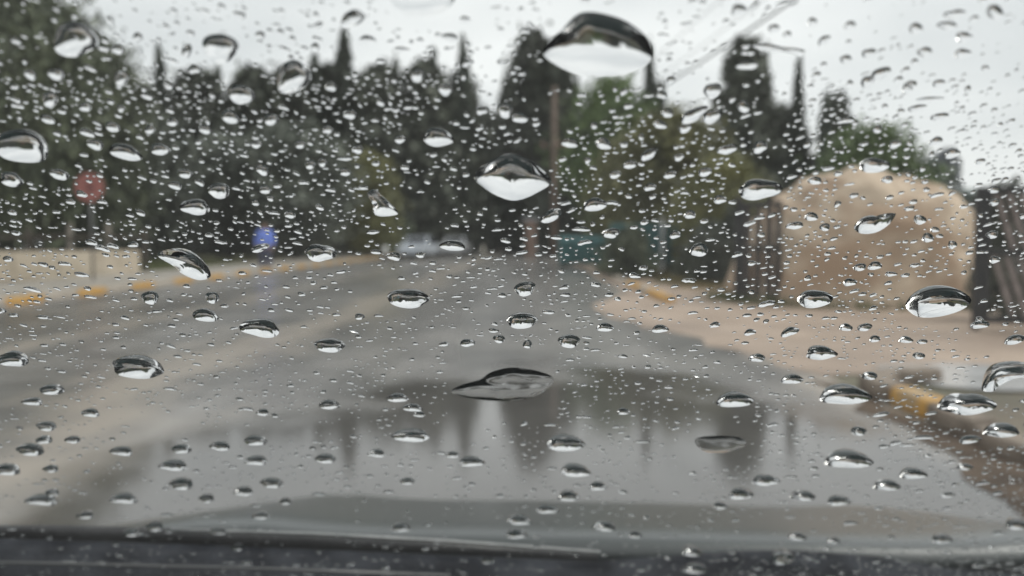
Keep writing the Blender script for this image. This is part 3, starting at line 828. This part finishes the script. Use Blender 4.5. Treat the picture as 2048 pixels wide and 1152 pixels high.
parked_car('white car beside the pinkish pillar', (at(1078, 500, 70).x, 70, 0.01), R(8), M['carwhite'])

# ------------------------------------------------------------------ person
def skin_mesh(name, verts, edges, radii, mat, parent, root=0, sub=1):
    me = bpy.data.meshes.new(name)
    me.from_pydata(verts, edges, [])
    o = link(name, me, parent)
    md = o.modifiers.new('skin', 'SKIN'); md.use_smooth_shade = True
    sv = me.skin_vertices[0].data
    for i, r in enumerate(radii):
        sv[i].radius = (r, r) if not isinstance(r, tuple) else r
    sv[root].use_root = True
    s2 = o.modifiers.new('sub', 'SUBSURF'); s2.levels = sub; s2.render_levels = sub
    me.materials.append(mat)
    return o
pp = gp(531, 541)
pe = tag(empty('person', (pp.x, pp.y, 0.0), R(8)), 'person in a blue jacket standing at the left edge of the wet road', 'person')
V = [(0, 0, 0.95), (0, 0, 1.2), (0, 0, 1.42), (0, 0, 1.52), (0, -0.01, 1.62), (0, -0.01, 1.73)]
E = [(0, 1), (1, 2), (2, 3), (3, 4), (4, 5)]
Rr = [(0.16, 0.12), (0.165, 0.12), (0.17, 0.11), 0.06, (0.085, 0.1), (0.06, 0.075)]
def chain(start, pts, rad):
    prev = start
    for p_, r_ in zip(pts, rad):
        V.append(p_); Rr.append(r_); E.append((prev, len(V) - 1)); prev = len(V) - 1
    return prev
for s in (-1, 1):
    chain(0, [(s * 0.1, 0, 0.86), (s * 0.12, -0.02 * s, 0.48), (s * 0.13, 0.02 * s, 0.1), (s * 0.14, -0.12, 0.05)], [0.1, 0.068, 0.05, 0.045])
    h_ = chain(2, [(s * 0.2, 0, 1.4), (s * 0.27, 0.01, 1.12), (s * 0.26, -0.09, 0.88), (s * 0.255, -0.12, 0.8)], [0.07, 0.055, 0.042, (0.04, 0.022)])
    for j in range(4):
        y = -0.15 + 0.022 * j
        chain(h_, [(s * 0.255, y, 0.755), (s * 0.245, y, 0.715 - 0.008 * (j in (1, 2)))], [0.01, 0.009])
    chain(h_, [(s * 0.235, -0.155, 0.79), (s * 0.225, -0.165, 0.755)], [0.011, 0.01])
pe.scale = (1.12, 1.12, 1.06)
body = skin_mesh('body', V, E, Rr, M['skin'], pe)
def shell(name, verts, edges, radii, mat): return skin_mesh(name, verts, edges, radii, mat, pe)
shell('jacket', [(0, 0, 0.84), (0, 0, 1.05), (0, 0, 1.25), (0, 0, 1.43), (-0.2, 0, 1.41), (-0.275, 0.01, 1.12), (-0.265, -0.08, 0.9), (0.2, 0, 1.41), (0.275, 0.01, 1.12), (0.265, -0.08, 0.9), (0, 0.01, 1.5)],
      [(0, 1), (1, 2), (2, 3), (3, 4), (4, 5), (5, 6), (3, 7), (7, 8), (8, 9), (3, 10)],
      [(0.24, 0.19), (0.23, 0.18), (0.23, 0.17), (0.2, 0.14), 0.11, 0.085, 0.07, 0.11, 0.085, 0.07, 0.09], M['jacket'])
for s in (-1, 1):
    shell('trouser_leg', [(s * 0.08, 0, 0.9), (s * 0.12, -0.02 * s, 0.48), (s * 0.13, 0.02 * s, 0.1)], [(0, 1), (1, 2)], [0.15, 0.1, 0.09], M['trousers'])
    shell('shoe', [(s * 0.13, 0.06, 0.05), (s * 0.14, -0.16, 0.04)], [(0, 1)], [(0.055, 0.06), (0.05, 0.045)], M['shoe'])
shell('hair', [(0, 0.03, 1.64), (0, 0.02, 1.74)], [(0, 1)], [(0.1, 0.1), (0.085, 0.09)], M['hair'])

# ------------------------------------------------------------------ the car we look out of
TILT = R(35)
WP = Vector((0, 0.2, CAM_Z))                                  # a point of the outer glass face
WU = Vector((1, 0, 0)); WV = Vector((0, -math.cos(TILT), math.sin(TILT))); WN = Vector((0, math.sin(TILT), math.cos(TILT)))
def on_glass(x, y):
    """(u, v) on the windshield of a photograph pixel"""
    r = ray(x, y); c = Vector((0, 0, CAM_Z))
    t = (WP - c).dot(WN) / r.dot(WN)
    p = c + r * t - WP
    return p.dot(WU), p.dot(WV)
def glass_pt(u, v, w=0.0): return WP + WU * u + WV * v + WN * w

car = tag(empty('car', (0, 0, 0)), 'dark car seen from its own front seat, with hood, wiper and rainy windshield', 'car')
CXo = 0.12
bm_ = MB()
def gbox(mb_, u0, u1, v0, v1, w0, w1):
    c = [glass_pt(u, v, w) for w in (w0, w1) for (u, v) in ((u0, v0), (u1, v0), (u1, v1), (u0, v1))]
    mb_.add(c, [(0, 3, 2, 1), (4, 5, 6, 7), (0, 1, 5, 4), (1, 2, 6, 5), (2, 3, 7, 6), (3, 0, 4, 7)])
gbox(bm_, CXo - 0.7, CXo + 0.7, -0.53, 0.36, -0.005, 0)
wind = bm_.build('windshield', M['screen'], car)
# hood: a crowned sheet with thickness
hp = [(0.745, 0.906), (0.78, 0.909), (0.85, 0.894), (1.0, 0.853), (1.12, 0.8206), (1.25, 0.785), (1.4, 0.72), (1.52, 0.65), (1.6, 0.57), (1.63, 0.45)]
nx = 25
v, f = [], []
for k, (dz, sc) in enumerate(((0, 1), (-0.02, 1))):
    for (y, z) in hp:
        for i in range(nx):
            t = i / (nx - 1) * 2 - 1
            v.append((CXo + t * 0.76, y - 0.06 * t * t * (y - 0.5), z + dz - 0.012 * t * t - 0.012 * t - 0.05 * t ** 8 + 0.012 * math.exp(-((abs(t) - 0.55) / 0.12) ** 2)))
n1 = len(hp) * nx
for k in range(2):
    for j in range(len(hp) - 1):
        for i in range(nx - 1):
            a = k * n1 + j * nx + i; f.append((a, a + 1, a + nx + 1, a + nx))
for i in range(nx - 1):
    f.append((i, i + 1, n1 + i + 1, n1 + i)); a = (len(hp) - 1) * nx + i; f.append((a, a + 1, n1 + a + 1, n1 + a))
for j in range(len(hp) - 1):
    a = j * nx; f.append((a, a + nx, n1 + a + nx, n1 + a)); a += nx - 1; f.append((a, a + nx, n1 + a + nx, n1 + a))
MB().add(v, f, True).build('hood', M['hood'], car)
# cowl under the glass: black plastic, with the bulge over the wiper spindle
prof = [(-400, 1050), (0, 1056), (200, 1062), (400, 1078), (800, 1098), (1100, 1116), (1220, 1120), (1350, 1110), (1480, 1101), (1600, 1100), (1750, 1112), (1900, 1138), (2100, 1150), (2500, 1150)]
v, f = [], []
for (x, y) in prof:
    p = at(x, y, 0.735)
    v += [p, Vector((p.x, p.y + 0.03, p.z - 0.02)), Vector((p.x, p.y + 0.035, p.z - 0.12)), Vector((p.x, 0.64, p.z - 0.13)), Vector((p.x, 0.645, p.z - 0.035)), Vector((p.x, 0.70, p.z - 0.006))]
n = len(prof)
for i in range(n - 1):
    for k in range(6):
        a, b = i * 6 + k, i * 6 + (k + 1) % 6; f.append((a, b, b + 6, a + 6))
f += [tuple(range(6)), tuple(range((n - 1) * 6, n * 6))]
MB().add(v, f, True).build('cowl', M['plastic'], car)
# wiper resting low on the glass
def gline(pts, w): return [glass_pt(*on_glass(x, y), w) for x, y in pts]
wp_e = empty('wiper', (0, 0, 0), parent=car)
blade = gline([(-260, 1062), (60, 1066), (400, 1076), (800, 1094), (1200, 1117)], 0.006)
MB().tube(gline([(340, 1069), (620, 1077), (900, 1092), (1200, 1113)], 0.0025), 0.0011, 8).build('blade_spine', M['wipermetal'], wp_e)
MB().tube([p - WV * 0.022 for p in blade], [0.003, 0.0045, 0.005, 0.0045, 0.003], 8).build('blade', M['rubber'], wp_e)
MB().tube(gline([(-300, 1130), (100, 1137), (500, 1146), (900, 1160)], 0.003), [0.001, 0.001, 0.0009, 0.0008], 8).build('arm', M['steel'], wp_e)
# interior: dark, so that the drops mirror a dark cabin
MB().add([(-0.72 + CXo, 0.60, 0.895), (0.72 + CXo, 0.60, 0.895), (0.72 + CXo, 0.25, 0.90), (-0.72 + CXo, 0.25, 0.90), (-0.72 + CXo, 0.12, 0.84), (0.72 + CXo, 0.12, 0.84), (-0.72 + CXo, 0.1, 0.5), (0.72 + CXo, 0.1, 0.5)],
         [(0, 1, 2, 3), (3, 2, 5, 4), (4, 5, 7, 6)], False).build('dashboard', M['dash'], car)
MB().bevbox((CXo - 0.74, -1.9, 1.435), (CXo + 0.74, -0.1, 1.47), 0.015).build('roof', M['cloth'], car)
MB().box((CXo - 0.8, -1.9, 0.2), (CXo + 0.8, 0.62, 0.23)).build('floor_pan', M['cloth'], car)
MB().box((CXo - 0.74, -1.93, 0.23), (CXo + 0.74, -1.9, 1.42)).build('rear_panel', M['cloth'], car)
for s in (-1, 1):
    MB().box((CXo + s * 0.76 - 0.02, -1.9, 0.23), (CXo + s * 0.76 + 0.02, 0.55, 0.95)).build('door', M['cloth'], car)
    a, b = glass_pt(s * 0.73 + CXo, -0.53, 0), glass_pt(s * 0.73 + CXo, 0.36, 0)
    MB().tube([a, b], 0.032, 10).build('windshield_pillar', M['plastic'], car)
    MB().box((CXo + s * 0.755 - 0.002, -1.9, 0.951), (CXo + s * 0.755 + 0.002, 0.3, 1.42)).build('side_window', M['tint'], car)
    MB().tube([(CXo + s * 0.74, -0.95, 0.95), (CXo + s * 0.72, -1.0, 1.44)], 0.05, 8).build('door_pillar', M['cloth'], car)
    MB().bevbox((CXo + s * 0.37 - 0.24, -0.62, 0.4), (CXo + s * 0.37 + 0.24, -0.45, 1.12), 0.05).build('seat_back', M['cloth'], car)
    MB().bevbox((CXo + s * 0.37 - 0.12, -0.6, 1.14), (CXo + s * 0.37 + 0.12, -0.5, 1.33), 0.04).build('headrest', M['cloth'], car)

# ------------------------------------------------------------------ rain on the windshield
def drop_geo(outline, k=0.5, rings=10, shift=0.3, flat=False, gap=0.00015, lump=0.0):
    """closed plano-convex drop over an outline of (u, v) points on the glass"""
    o = np.array(outline); c = o.mean(0)
    su = (o[:, 0].max() - o[:, 0].min()) / 2; sv = (o[:, 1].max() - o[:, 1].min()) / 2
    a = math.sqrt(su * sv); H = min(k * a, 0.78 * k * 2 * min(su, sv) * 0.85)
    apex = c + np.array([0, -shift * sv])
    n = len(o); th = 2 * math.atan(k); Rr_ = 1 / math.sin(th); cosb = math.cos(th) * Rr_
    def cap(r):
        if flat: return 1 - r ** 3.5
        return (math.sqrt(max(0, Rr_ * Rr_ - r * r)) - cosb) / (Rr_ - cosb)
    vs_, fs, sm = [], [], []
    for j in range(rings + 1):
        r = 1 - (j / rings) ** 1.25 if not flat else 1 - (j / rings) ** 2.2
        for i in range(n):
            q = apex + (o[i] - apex) * r
            z = gap + H * cap(r)
            if lump and r < 0.98: z += lump * H * mnoise.noise(Vector((q[0] * 170, q[1] * 170, 3.1)))
            vs_.append(glass_pt(q[0], q[1], z))
            if j == rings: break
    top = len(vs_) - 1
    for j in range(rings - 1):
        for i in range(n):
            fs.append((j * n + i, j * n + (i + 1) % n, (j + 1) * n + (i + 1) % n, (j + 1) * n + i)); sm.append(True)
    for i in range(n):
        fs.append(((rings - 1) * n + i, (rings - 1) * n + (i + 1) % n, top)); sm.append(True)
    b = len(vs_)
    for i in range(n): vs_.append(glass_pt(o[i][0], o[i][1], gap))
    fs.append(tuple(range(b, b + n))[::-1]); sm.append(False)
    return vs_, [t[::-1] for t in fs], sm          # the (u, v) frame is left-handed seen from outside

def low(y): return min(1, max(0, (y - 330) / 600))
def steep(y): return 0.52 + 0.14 * low(y)
def sag(y): return 0.3 + 0.2 * low(y)

def ell(x, y, w, h, ang=0.0, n=32, wob=0.07, seed=0):
    out = []
    ph = [random.uniform(0, 6.28) for _ in range(3)]
    for i in range(n):
        a = 2 * math.pi * i / n
        r = 1 + wob * (math.sin(2 * a + ph[0]) * 0.5 + math.sin(3 * a + ph[1]) * 0.6 + math.sin(5 * a + ph[2]) * 0.25)
        X, Y = math.cos(a) * r * w / 2, math.sin(a) * r * h / 2
        ca, sa = math.cos(R(ang)), math.sin(R(ang))
        Y2 = X * sa + Y * ca
        out.append((x + X * ca - Y * sa, y + Y2 * (1 - 0.24 * low(y)) + 0.12 * low(y) * h))
    return out
def smooth_poly(pts, n=48):
    m = len(pts); out = []
    for i in range(n):
        t = i / n * m; k = int(t); f_ = t - k
        p = [Vector((*pts[(k + j - 1) % m], 0)) for j in range(4)]
        q = 0.5 * ((2 * p[1]) + (p[2] - p[0]) * f_ + (2 * p[0] - 5 * p[1] + 4 * p[2] - p[3]) * f_ ** 2 + (3 * p[1] - p[0] - 3 * p[2] + p[3]) * f_ ** 3)
        out.append((q.x, q.y))
    return out
def to_glass(px_pts):
    g = [on_glass(x, y) for x, y in px_pts]
    a = sum(g[i][0] * g[(i + 1) % len(g)][1] - g[(i + 1) % len(g)][0] * g[i][1] for i in range(len(g)))
    return g if a > 0 else g[::-1]

drops = []      # dict(px, py, size, outline(uv), label, opts)
def D(label, poly, **kw):
    xs = [p[0] for p in poly]; ys = [p[1] for p in poly]
    drops.append(dict(x=sum(xs) / len(xs), y=sum(ys) / len(ys), w=max(xs) - min(xs), h=max(ys) - min(ys), o=to_glass(poly), label=label, kw=kw))

D('largest raindrop, a wide dark-topped dome at the top right of centre', smooth_poly([(1085, 102), (1122, 62), (1165, 26), (1235, 36), (1285, 66), (1304, 98), (1296, 128), (1235, 152), (1160, 150), (1110, 130)], 64), rings=14)
D('large lens-shaped raindrop with a white pointed belly, left of the utility pole', smooth_poly([(948, 354), (975, 326), (1020, 309), (1066, 324), (1102, 362), (1075, 386), (1032, 402), (995, 393), (965, 374)], 64), rings=14)
D('large raindrop cut off by the left edge, in front of the leafy trees', smooth_poly([(-16, 285), (10, 264), (50, 260), (85, 276), (97, 300), (88, 322), (50, 326), (5, 316)], 56), rings=14)
D('bean-shaped slanting raindrop above the yellow kerb at left', smooth_poly([(314, 512), (330, 501), (362, 500), (396, 516), (418, 540), (419, 556), (396, 561), (365, 549), (345, 532)], 56), rings=14)
D('thumb-shaped raindrop hanging left of the large lens-shaped one', smooth_poly([(735, 388), (748, 379), (762, 392), (792, 420), (794, 430), (765, 434), (748, 428), (745, 410)], 48), rings=12)
D('large raindrop on the lower edge of the beige mound, before the right gate leaf', smooth_poly([(1811, 612), (1830, 592), (1870, 578), (1915, 580), (1943, 600), (1925, 620), (1880, 634), (1835, 634)], 56), rings=14)
D('bent raindrop at the right edge above the yellow kerb', smooth_poly([(1964, 780), (1975, 752), (2005, 734), (2060, 730), (2070, 752), (2030, 758), (2000, 772), (1985, 784)], 48), rings=12)
D('comma-shaped raindrop with a thin tail in the middle of the mound', smooth_poly([(1708, 456), (1722, 440), (1748, 434), (1768, 440), (1792, 428), (1778, 450), (1752, 466), (1722, 468)], 48), rings=12)
D('flat irregular film of water with dark rims in the middle of the wet road', smooth_poly([(902, 785), (922, 771), (958, 760), (985, 744), (1025, 736), (1072, 742), (1106, 756), (1096, 778), (1062, 796), (1002, 803), (940, 797)], 72), rings=14, flat=True, lump=0.25, k=0.065)
D('faint thin film of water low on the right of the wet road', smooth_poly([(1390, 880), (1430, 872), (1480, 876), (1492, 890), (1460, 904), (1410, 904)], 40), rings=10, flat=True, lump=0.3, k=0.045)
D('bright wide raindrop cut off by the top edge, left of centre', smooth_poly([(775, -20), (840, -30), (905, -15), (900, 15), (850, 36), (800, 25)], 40), rings=12)
D('long thin smear of water in the sky beside the tall right conifer', smooth_poly([(1505, 92), (1530, 88), (1570, 97), (1608, 101), (1604, 112), (1565, 107), (1528, 103)], 40), rings=8)

L1 = """150,80,88,72,15 440,97,68,62,20 586,155,62,72,20 482,190,54,38,8 243,158,30,32,10 390,415,60,32,2 438,382,48,30,8
640,506,62,36,8 876,276,62,36,3 905,492,50,22,4 1519,380,88,40,-2 1748,332,60,30,-4 1630,598,74,36,-6 1642,706,66,28,-2 1690,790,104,40,-3
1935,810,114,40,-3 1470,800,78,30,-2 1698,920,94,34,0 2005,862,74,26,-5 816,597,88,38,2 1044,641,62,34,0 1050,577,42,32,-4 1138,682,46,28,2
520,656,86,36,7 659,691,64,28,5 410,631,54,26,9 273,735,108,44,8 25,718,64,32,10 300,595,36,28,5 424,595,30,24,5 822,872,74,25,3 1130,887,80,31,3
1150,942,64,24,4 795,796,44,18,3 825,816,40,16,4 838,829,26,11,3 658,810,44,18,5 525,825,28,14,5 180,826,38,17,6 510,882,46,19,4 440,893,42,17,5
362,898,42,18,4 347,932,56,20,4 362,968,50,23,4 512,922,46,18,3 487,983,38,19,4 543,967,46,18,4 243,903,44,18,5 60,900,56,24,8 92,853,42,18,6
87,880,36,16,6 145,880,34,14,6 12,940,54,22,8 101,938,34,14,4 103,986,30,14,4 82,1002,64,18,3 246,999,58,16,2 413,997,32,17,3 570,1003,26,14,6
103,780,52,20,5 65,804,42,15,5 651,918,42,18,3 753,907,38,15,3 905,910,28,13,2 942,924,50,20,3 815,963,30,13,2 1137,992,44,22,2 1196,973,38,16,-4
1094,1020,44,15,3 1038,1041,48,18,3 1033,1069,46,16,3 1210,1054,44,18,3 1271,1070,28,13,3 1482,988,48,23,0 1531,962,54,20,-2 1607,993,48,18,2
1678,1003,48,18,-2 1775,972,58,18,-2 1826,948,58,20,-2 1441,1012,30,15,0 1595,1074,38,15,-2 1885,1079,44,16,-1 1384,1104,42,18,2 1566,1115,46,28,0
1390,1140,56,14,0 1668,1082,26,12,0 801,1056,38,16,3 522,1032,36,14,3 170,1031,38,14,3 265,1067,42,12,2 435,1064,38,12,2 308,1053,36,20,0
475,1095,28,12,2 975,1121,30,12,2 2035,1050,46,22,-3 1515,716,32,18,-2 1585,759,48,19,-3 1718,862,32,20,-2 1247,823,26,14,-4 1320,658,32,18,-3
1210,655,36,18,2 1222,467,34,21,-3 1398,500,40,27,-8 1190,410,48,27,-3 1103,432,46,24,-28 788,513,28,18,4 935,686,30,17,-5 998,678,24,18,0
1055,688,18,20,0 320,300,38,24,5 250,306,66,30,20 118,350,42,20,15 22,360,50,27,15 190,290,36,20,12 370,348,32,18,10 460,235,36,26,35
542,240,28,24,10 112,150,36,22,18 100,200,34,30,40 525,341,28,20,20 1388,231,60,24,-32 1424,233,44,24,-30 1370,258,26,18,-28 1455,300,40,18,-14
1207,288,32,24,10 1140,287,32,20,4 1040,237,32,20,0 1010,222,30,30,45 1298,310,40,18,-28 1320,250,26,18,10 1520,295,30,24,-28 1495,132,42,18,-4
1487,214,26,24,20 705,38,52,30,-22 735,80,32,16,8 835,152,28,28,5 890,180,30,24,0 900,76,36,16,10 930,40,20,14,0 630,95,18,16,20 520,72,18,18,0
275,75,20,18,20 235,100,26,20,25 373,103,20,30,10 1478,22,34,24,-10 1548,58,22,18,-10 1910,30,44,18,-5 1895,52,40,16,0 1928,75,34,20,-8
1832,58,28,22,-15 1850,105,30,20,-10 1738,108,28,20,-18 1692,120,24,18,-8 1760,150,24,46,-120 1822,170,26,16,-12 1878,168,26,16,-15 1755,260,22,14,-25
1735,165,30,22,-30 1815,178,22,18,0 1880,235,36,16,-10 1872,284,30,16,-20 1905,308,34,18,-25 1835,218,38,14,-8 1860,200,56,10,-3 1575,70,16,14,0
1990,25,34,30,30 1425,182,36,30,-10 1648,82,28,16,-35 1625,45,18,18,0 1700,52,26,16,-20 1925,108,36,18,-8 1790,290,26,16,-20
1630,362,30,16,-4 1775,360,26,14,-8 1623,434,28,18,-6 1590,452,38,14,-10 1650,455,22,16,-20 1720,535,26,16,-15 1700,565,28,16,-14 1840,440,26,20,0
1856,476,24,20,10 1905,490,18,18,-10 1750,532,28,18,-22 1692,655,28,16,-4 1730,655,30,16,-14 1750,678,24,14,-14 1812,680,30,14,-3 1845,684,22,10,-8
1580,664,38,18,-24 1838,712,26,14,-4 1740,752,34,16,-2 1500,665,24,14,-20 1430,650,22,12,-20 1960,650,40,16,-6 2030,680,44,18,-22 1940,880,48,14,-12
1930,935,34,12,-6 1960,640,22,12,10 1985,470,26,16,-8 1990,520,24,14,-10 1870,460,18,12,-8 520,497,40,14,-20 530,380,24,18,8 580,430,22,16,6
350,372,28,16,10 95,240,30,16,22 60,150,26,20,30 170,215,24,20,10 225,255,30,20,25 300,260,22,18,10 345,245,22,18,10 410,260,26,18,10
700,230,26,20,8 760,205,22,14,40 800,280,22,16,0 715,300,24,16,0 690,345,22,16,6 620,330,22,18,0 655,260,20,18,5 600,290,22,16,5
1260,330,26,18,-14 1230,350,24,16,-10 1340,350,26,16,-20 1300,375,24,16,-10 1410,345,28,18,-20 1440,400,28,16,-10 1380,430,26,16,-8 1350,470,24,16,-8""".split()
for s_ in L1:
    x, y, w, h, a = (float(t) for t in s_.split(','))
    D(None, ell(x, y, w, h, a, 40 if w > 50 else 28, random.uniform(0.07, 0.15)), rings=12 if w > 50 else 8, lump=0.05 if w > 40 else 0)

# many more small ones: round on the glass, with the drift of the wind
def density(x, y):
    d = 0.55
    if y < 150: d = 0.30
    elif y < 520: d = 1.0
    elif y < 680: d = 0.75
    elif y < 800: d = 0.72
    elif y < 1000: d = 0.6
    else: d = 0.3
    if x > 1400 and y > 380: d = max(d, 0.85)
    if x > 1450 and y < 330: d *= 0.8
    if x > 1650 and y > 820: d = 1.3 * min(1, 0.25 + (x - 1650) / 260)
    if 540 < y < 640 and x < 900: d *= 1.0
    return d
random.seed(5)
placed = [(q['x'], q['y'], max(q['w'], q['h']) * 0.5) for q in drops]
small = []
tries = 0
while len(small) < 5800 and tries < 170000:
    tries += 1
    x, y = random.uniform(-30, 2078), random.uniform(-15, 1170)
    if random.random() > density(x, y) / 1.3: continue
    if not (x > 1650 and y > 820) and mnoise.noise(Vector((x / 130, y / 90, 2.2))) < random.uniform(-0.55, 0.25): continue
    w = min(34, random.lognormvariate(math.log(12.0 if random.random() < 0.42 else 7.2), 0.36))
    if x > 1650 and y > 820: w *= 0.85
    elif y > 640: w *= 0.74
    ok = True
    for (a, b, r) in placed:
        if abs(a - x) < r + w * 0.55 and abs(b - y) < r * 0.7 + w * 0.4: ok = False; break
    if not ok: continue
    placed.append((x, y, w * 0.5))
    small.append((x, y, w))
small.sort(key=lambda t: -t[2])

def small_outline(x, y, w, n):
    u, v_ = on_glass(x, y); u1, v1 = on_glass(x + w / 2, y); r = math.hypot(u1 - u, v1 - v_)
    el = random.uniform(0.62, 1.25)
    u_ = random.random()
    if u_ < 0.08: el = random.uniform(1.6, 2.5)                  # short runs
    el *= 1 + 0.5 * low(y)
    tilt = (1 - 0.7 * low(y)) * -(x - 900) / 1100 * R(38) + random.gauss(0, 0.35)     # drawn out by the wind, away from the middle
    out = []; ph = [random.uniform(0, 6.28) for _ in range(3)]
    w2, w3, w5 = random.uniform(0.03, 0.16), random.uniform(0.03, 0.15), random.uniform(0, 0.06)
    nip = random.uniform(0.25, 0.5) if u_ > 0.86 and w > 8 else 0   # two drops that have run together
    for i in range(n):
        a = 2 * math.pi * i / n
        rr = r * (1 + w2 * math.sin(2 * a + ph[0]) + w3 * math.sin(3 * a + ph[1]) + w5 * math.sin(5 * a + ph[2]))
        X, Y = math.cos(a) * rr * math.sqrt(el), math.sin(a) * rr / math.sqrt(el)
        if nip: X *= 1.5; Y *= 1 - nip * math.exp(-(math.cos(a) / 0.35) ** 2)
        ct, st = math.cos(-tilt), math.sin(-tilt)
        out.append((u + X * ct - Y * st, v_ + X * st + Y * ct))
    return out
n_more = max(0, 298 - len(drops))
for (x, y, w) in small[:n_more]:
    drops.append(dict(x=x, y=y, w=w, h=w * 0.5, o=small_outline(x, y, w, 22), label=None, kw=dict(rings=7)))

def behind(x, y):
    rows = [(170, [(330, 'over the crown of the tall leafy trees at left'), (720, 'in the grey sky above the left row of trees'), (1080, 'in the grey sky above the gap in the trees'), (1420, 'beside the overhead cables'), (1700, 'around the top of the tall conifer behind the gate'), (9999, 'in the bright sky at the upper right')]),
            (330, [(220, 'over the foliage left of the lone cypress spire'), (480, 'over the broad conifers by the lone cypress spire'), (720, 'over the dark trees above the person in blue'), (980, 'over the dark trees left of the gap'), (1220, 'over the tall conifer behind the utility pole'), (1460, 'over the rounded green tree and slender cypress'), (1720, 'over the cypresses behind the mound'), (9999, 'in the sky above the right gate leaf')]),
            (480, [(230, 'around the round red sign'), (480, 'over the dark trunks left of the person in blue'), (680, 'around the person in blue'), (900, 'over the trees above the pale blue car'), (1130, 'around the foot of the utility pole'), (1350, 'over the yellowish green roadside trees'), (1560, 'over the left gate leaf'), (1920, 'over the upper half of the beige mound'), (9999, 'over the slats of the right gate leaf')]),
            (640, [(290, 'over the beige wall and left pavement'), (560, 'over the yellow and grey left kerb'), (860, 'over the far left lane of the road'), (1120, 'over the far end of the road'), (1340, 'over the yellow kerb on the far right'), (1560, 'over the brown bank before the left gate leaf'), (1920, 'over the foot of the beige mound'), (9999, 'over the foot of the right gate leaf')]),
            (780, [(220, 'over the left lane near the left edge'), (520, 'over the pale muddy band of the road'), (820, 'left of the flat film of water'), (1180, 'just above or beside the flat film of water'), (1450, 'over the right lane before the entrance'), (1700, 'over the dirt of the entrance'), (9999, 'over the puddle behind the right kerb')]),
            (900, [(260, 'over the muddy road at lower left'), (560, 'over the left end of the road reflection'), (860, 'over the reflected tree trunks left of centre'), (1200, 'over the reflected trees below the flat film'), (1560, 'over the reflected sky right of centre'), (1760, 'over the road edge beside the yellow kerb'), (9999, 'over the yellow kerb at lower right')]),
            (1010, [(300, 'over the road just above the left end of the hood'), (620, 'over the reflection above the left half of the hood'), (1000, 'over the reflection above the middle of the hood'), (1350, 'over the road above the right half of the hood'), (1700, 'over the grey road at lower right'), (9999, 'over the dark gutter at the lower right corner')]),
            (9999, [(400, 'over the left end of the wiper'), (900, 'over the middle of the wiper'), (1300, 'over the right end of the wiper'), (1700, 'over the bulge of the black cowl'), (9999, 'over the right end of the hood')])]
    for ymax, cells in rows:
        if y < ymax:
            for xmax, s in cells:
                if x < xmax: return s
cells = {}
for q in drops:
    if q['label'] is None: cells.setdefault(behind(q['x'], q['y']), []).append(q)
ORD = ['first', 'second', 'third', 'fourth', 'fifth', 'sixth', 'seventh', 'eighth', 'ninth', 'tenth', 'eleventh', 'twelfth', 'thirteenth', 'fourteenth', 'fifteenth', 'sixteenth', 'seventeenth', 'eighteenth', 'nineteenth', 'twentieth']
RANK = ['largest', 'second largest', 'third largest', 'fourth largest']
for where, qs in cells.items():
    qs.sort(key=lambda q: -q['w'] * q['h'])
    n_r = len(qs) if len(qs) <= 4 else 3
    for i, q in enumerate(qs):
        if i < n_r:
            q['label'] = ('raindrop ' if len(qs) == 1 else RANK[i] + ' raindrop ') + where
        else:
            rest = sorted(qs[n_r:], key=lambda t: t['x'])
            kx = next(j for j, t in enumerate(rest) if t is q)
            q['label'] = 'small raindrop, ' + ORD[kx] + ' from left, ' + where
for q in drops:
    q['kw'].setdefault('k', steep(q['y'])); q['kw'].setdefault('shift', 0.2 if q['kw'].get('flat') else sag(q['y']))
    v, f, s = drop_geo(q['o'], **q['kw'])
    me = bpy.data.meshes.new('raindrop')
    base = Vector(v[-1])
    me.from_pydata([tuple(Vector(p) - base) for p in v], [], f)
    me.polygons.foreach_set('use_smooth', s); me.materials.append(M['rain']); me.update()
    o = link('raindrop', me); o.location = base
    tag(o, q['label'], 'raindrop', q.get('group', 'raindrops on the windshield'))
av, af, as_ = [], [], []
for (x, y, w) in small[n_more:]:
    v, f, s = drop_geo(small_outline(x, y, w, 14 if w > 8 else 10), rings=5 if w > 8 else 4, k=steep(y), shift=sag(y))
    b = len(av); av += [tuple(p) for p in v]; af += [tuple(b + i for i in t) for t in f]; as_ += s
me = bpy.data.meshes.new('fine_rain'); me.from_pydata(av, [], af); me.polygons.foreach_set('use_smooth', as_); me.materials.append(M['rain']); me.update()
tag(link('fine_rain', me), 'countless tiny raindrops spread over the whole windshield', 'rain', kind='stuff')
print('drops', len(drops), 'fine', len(small) - n_more, 'tris', len(af))
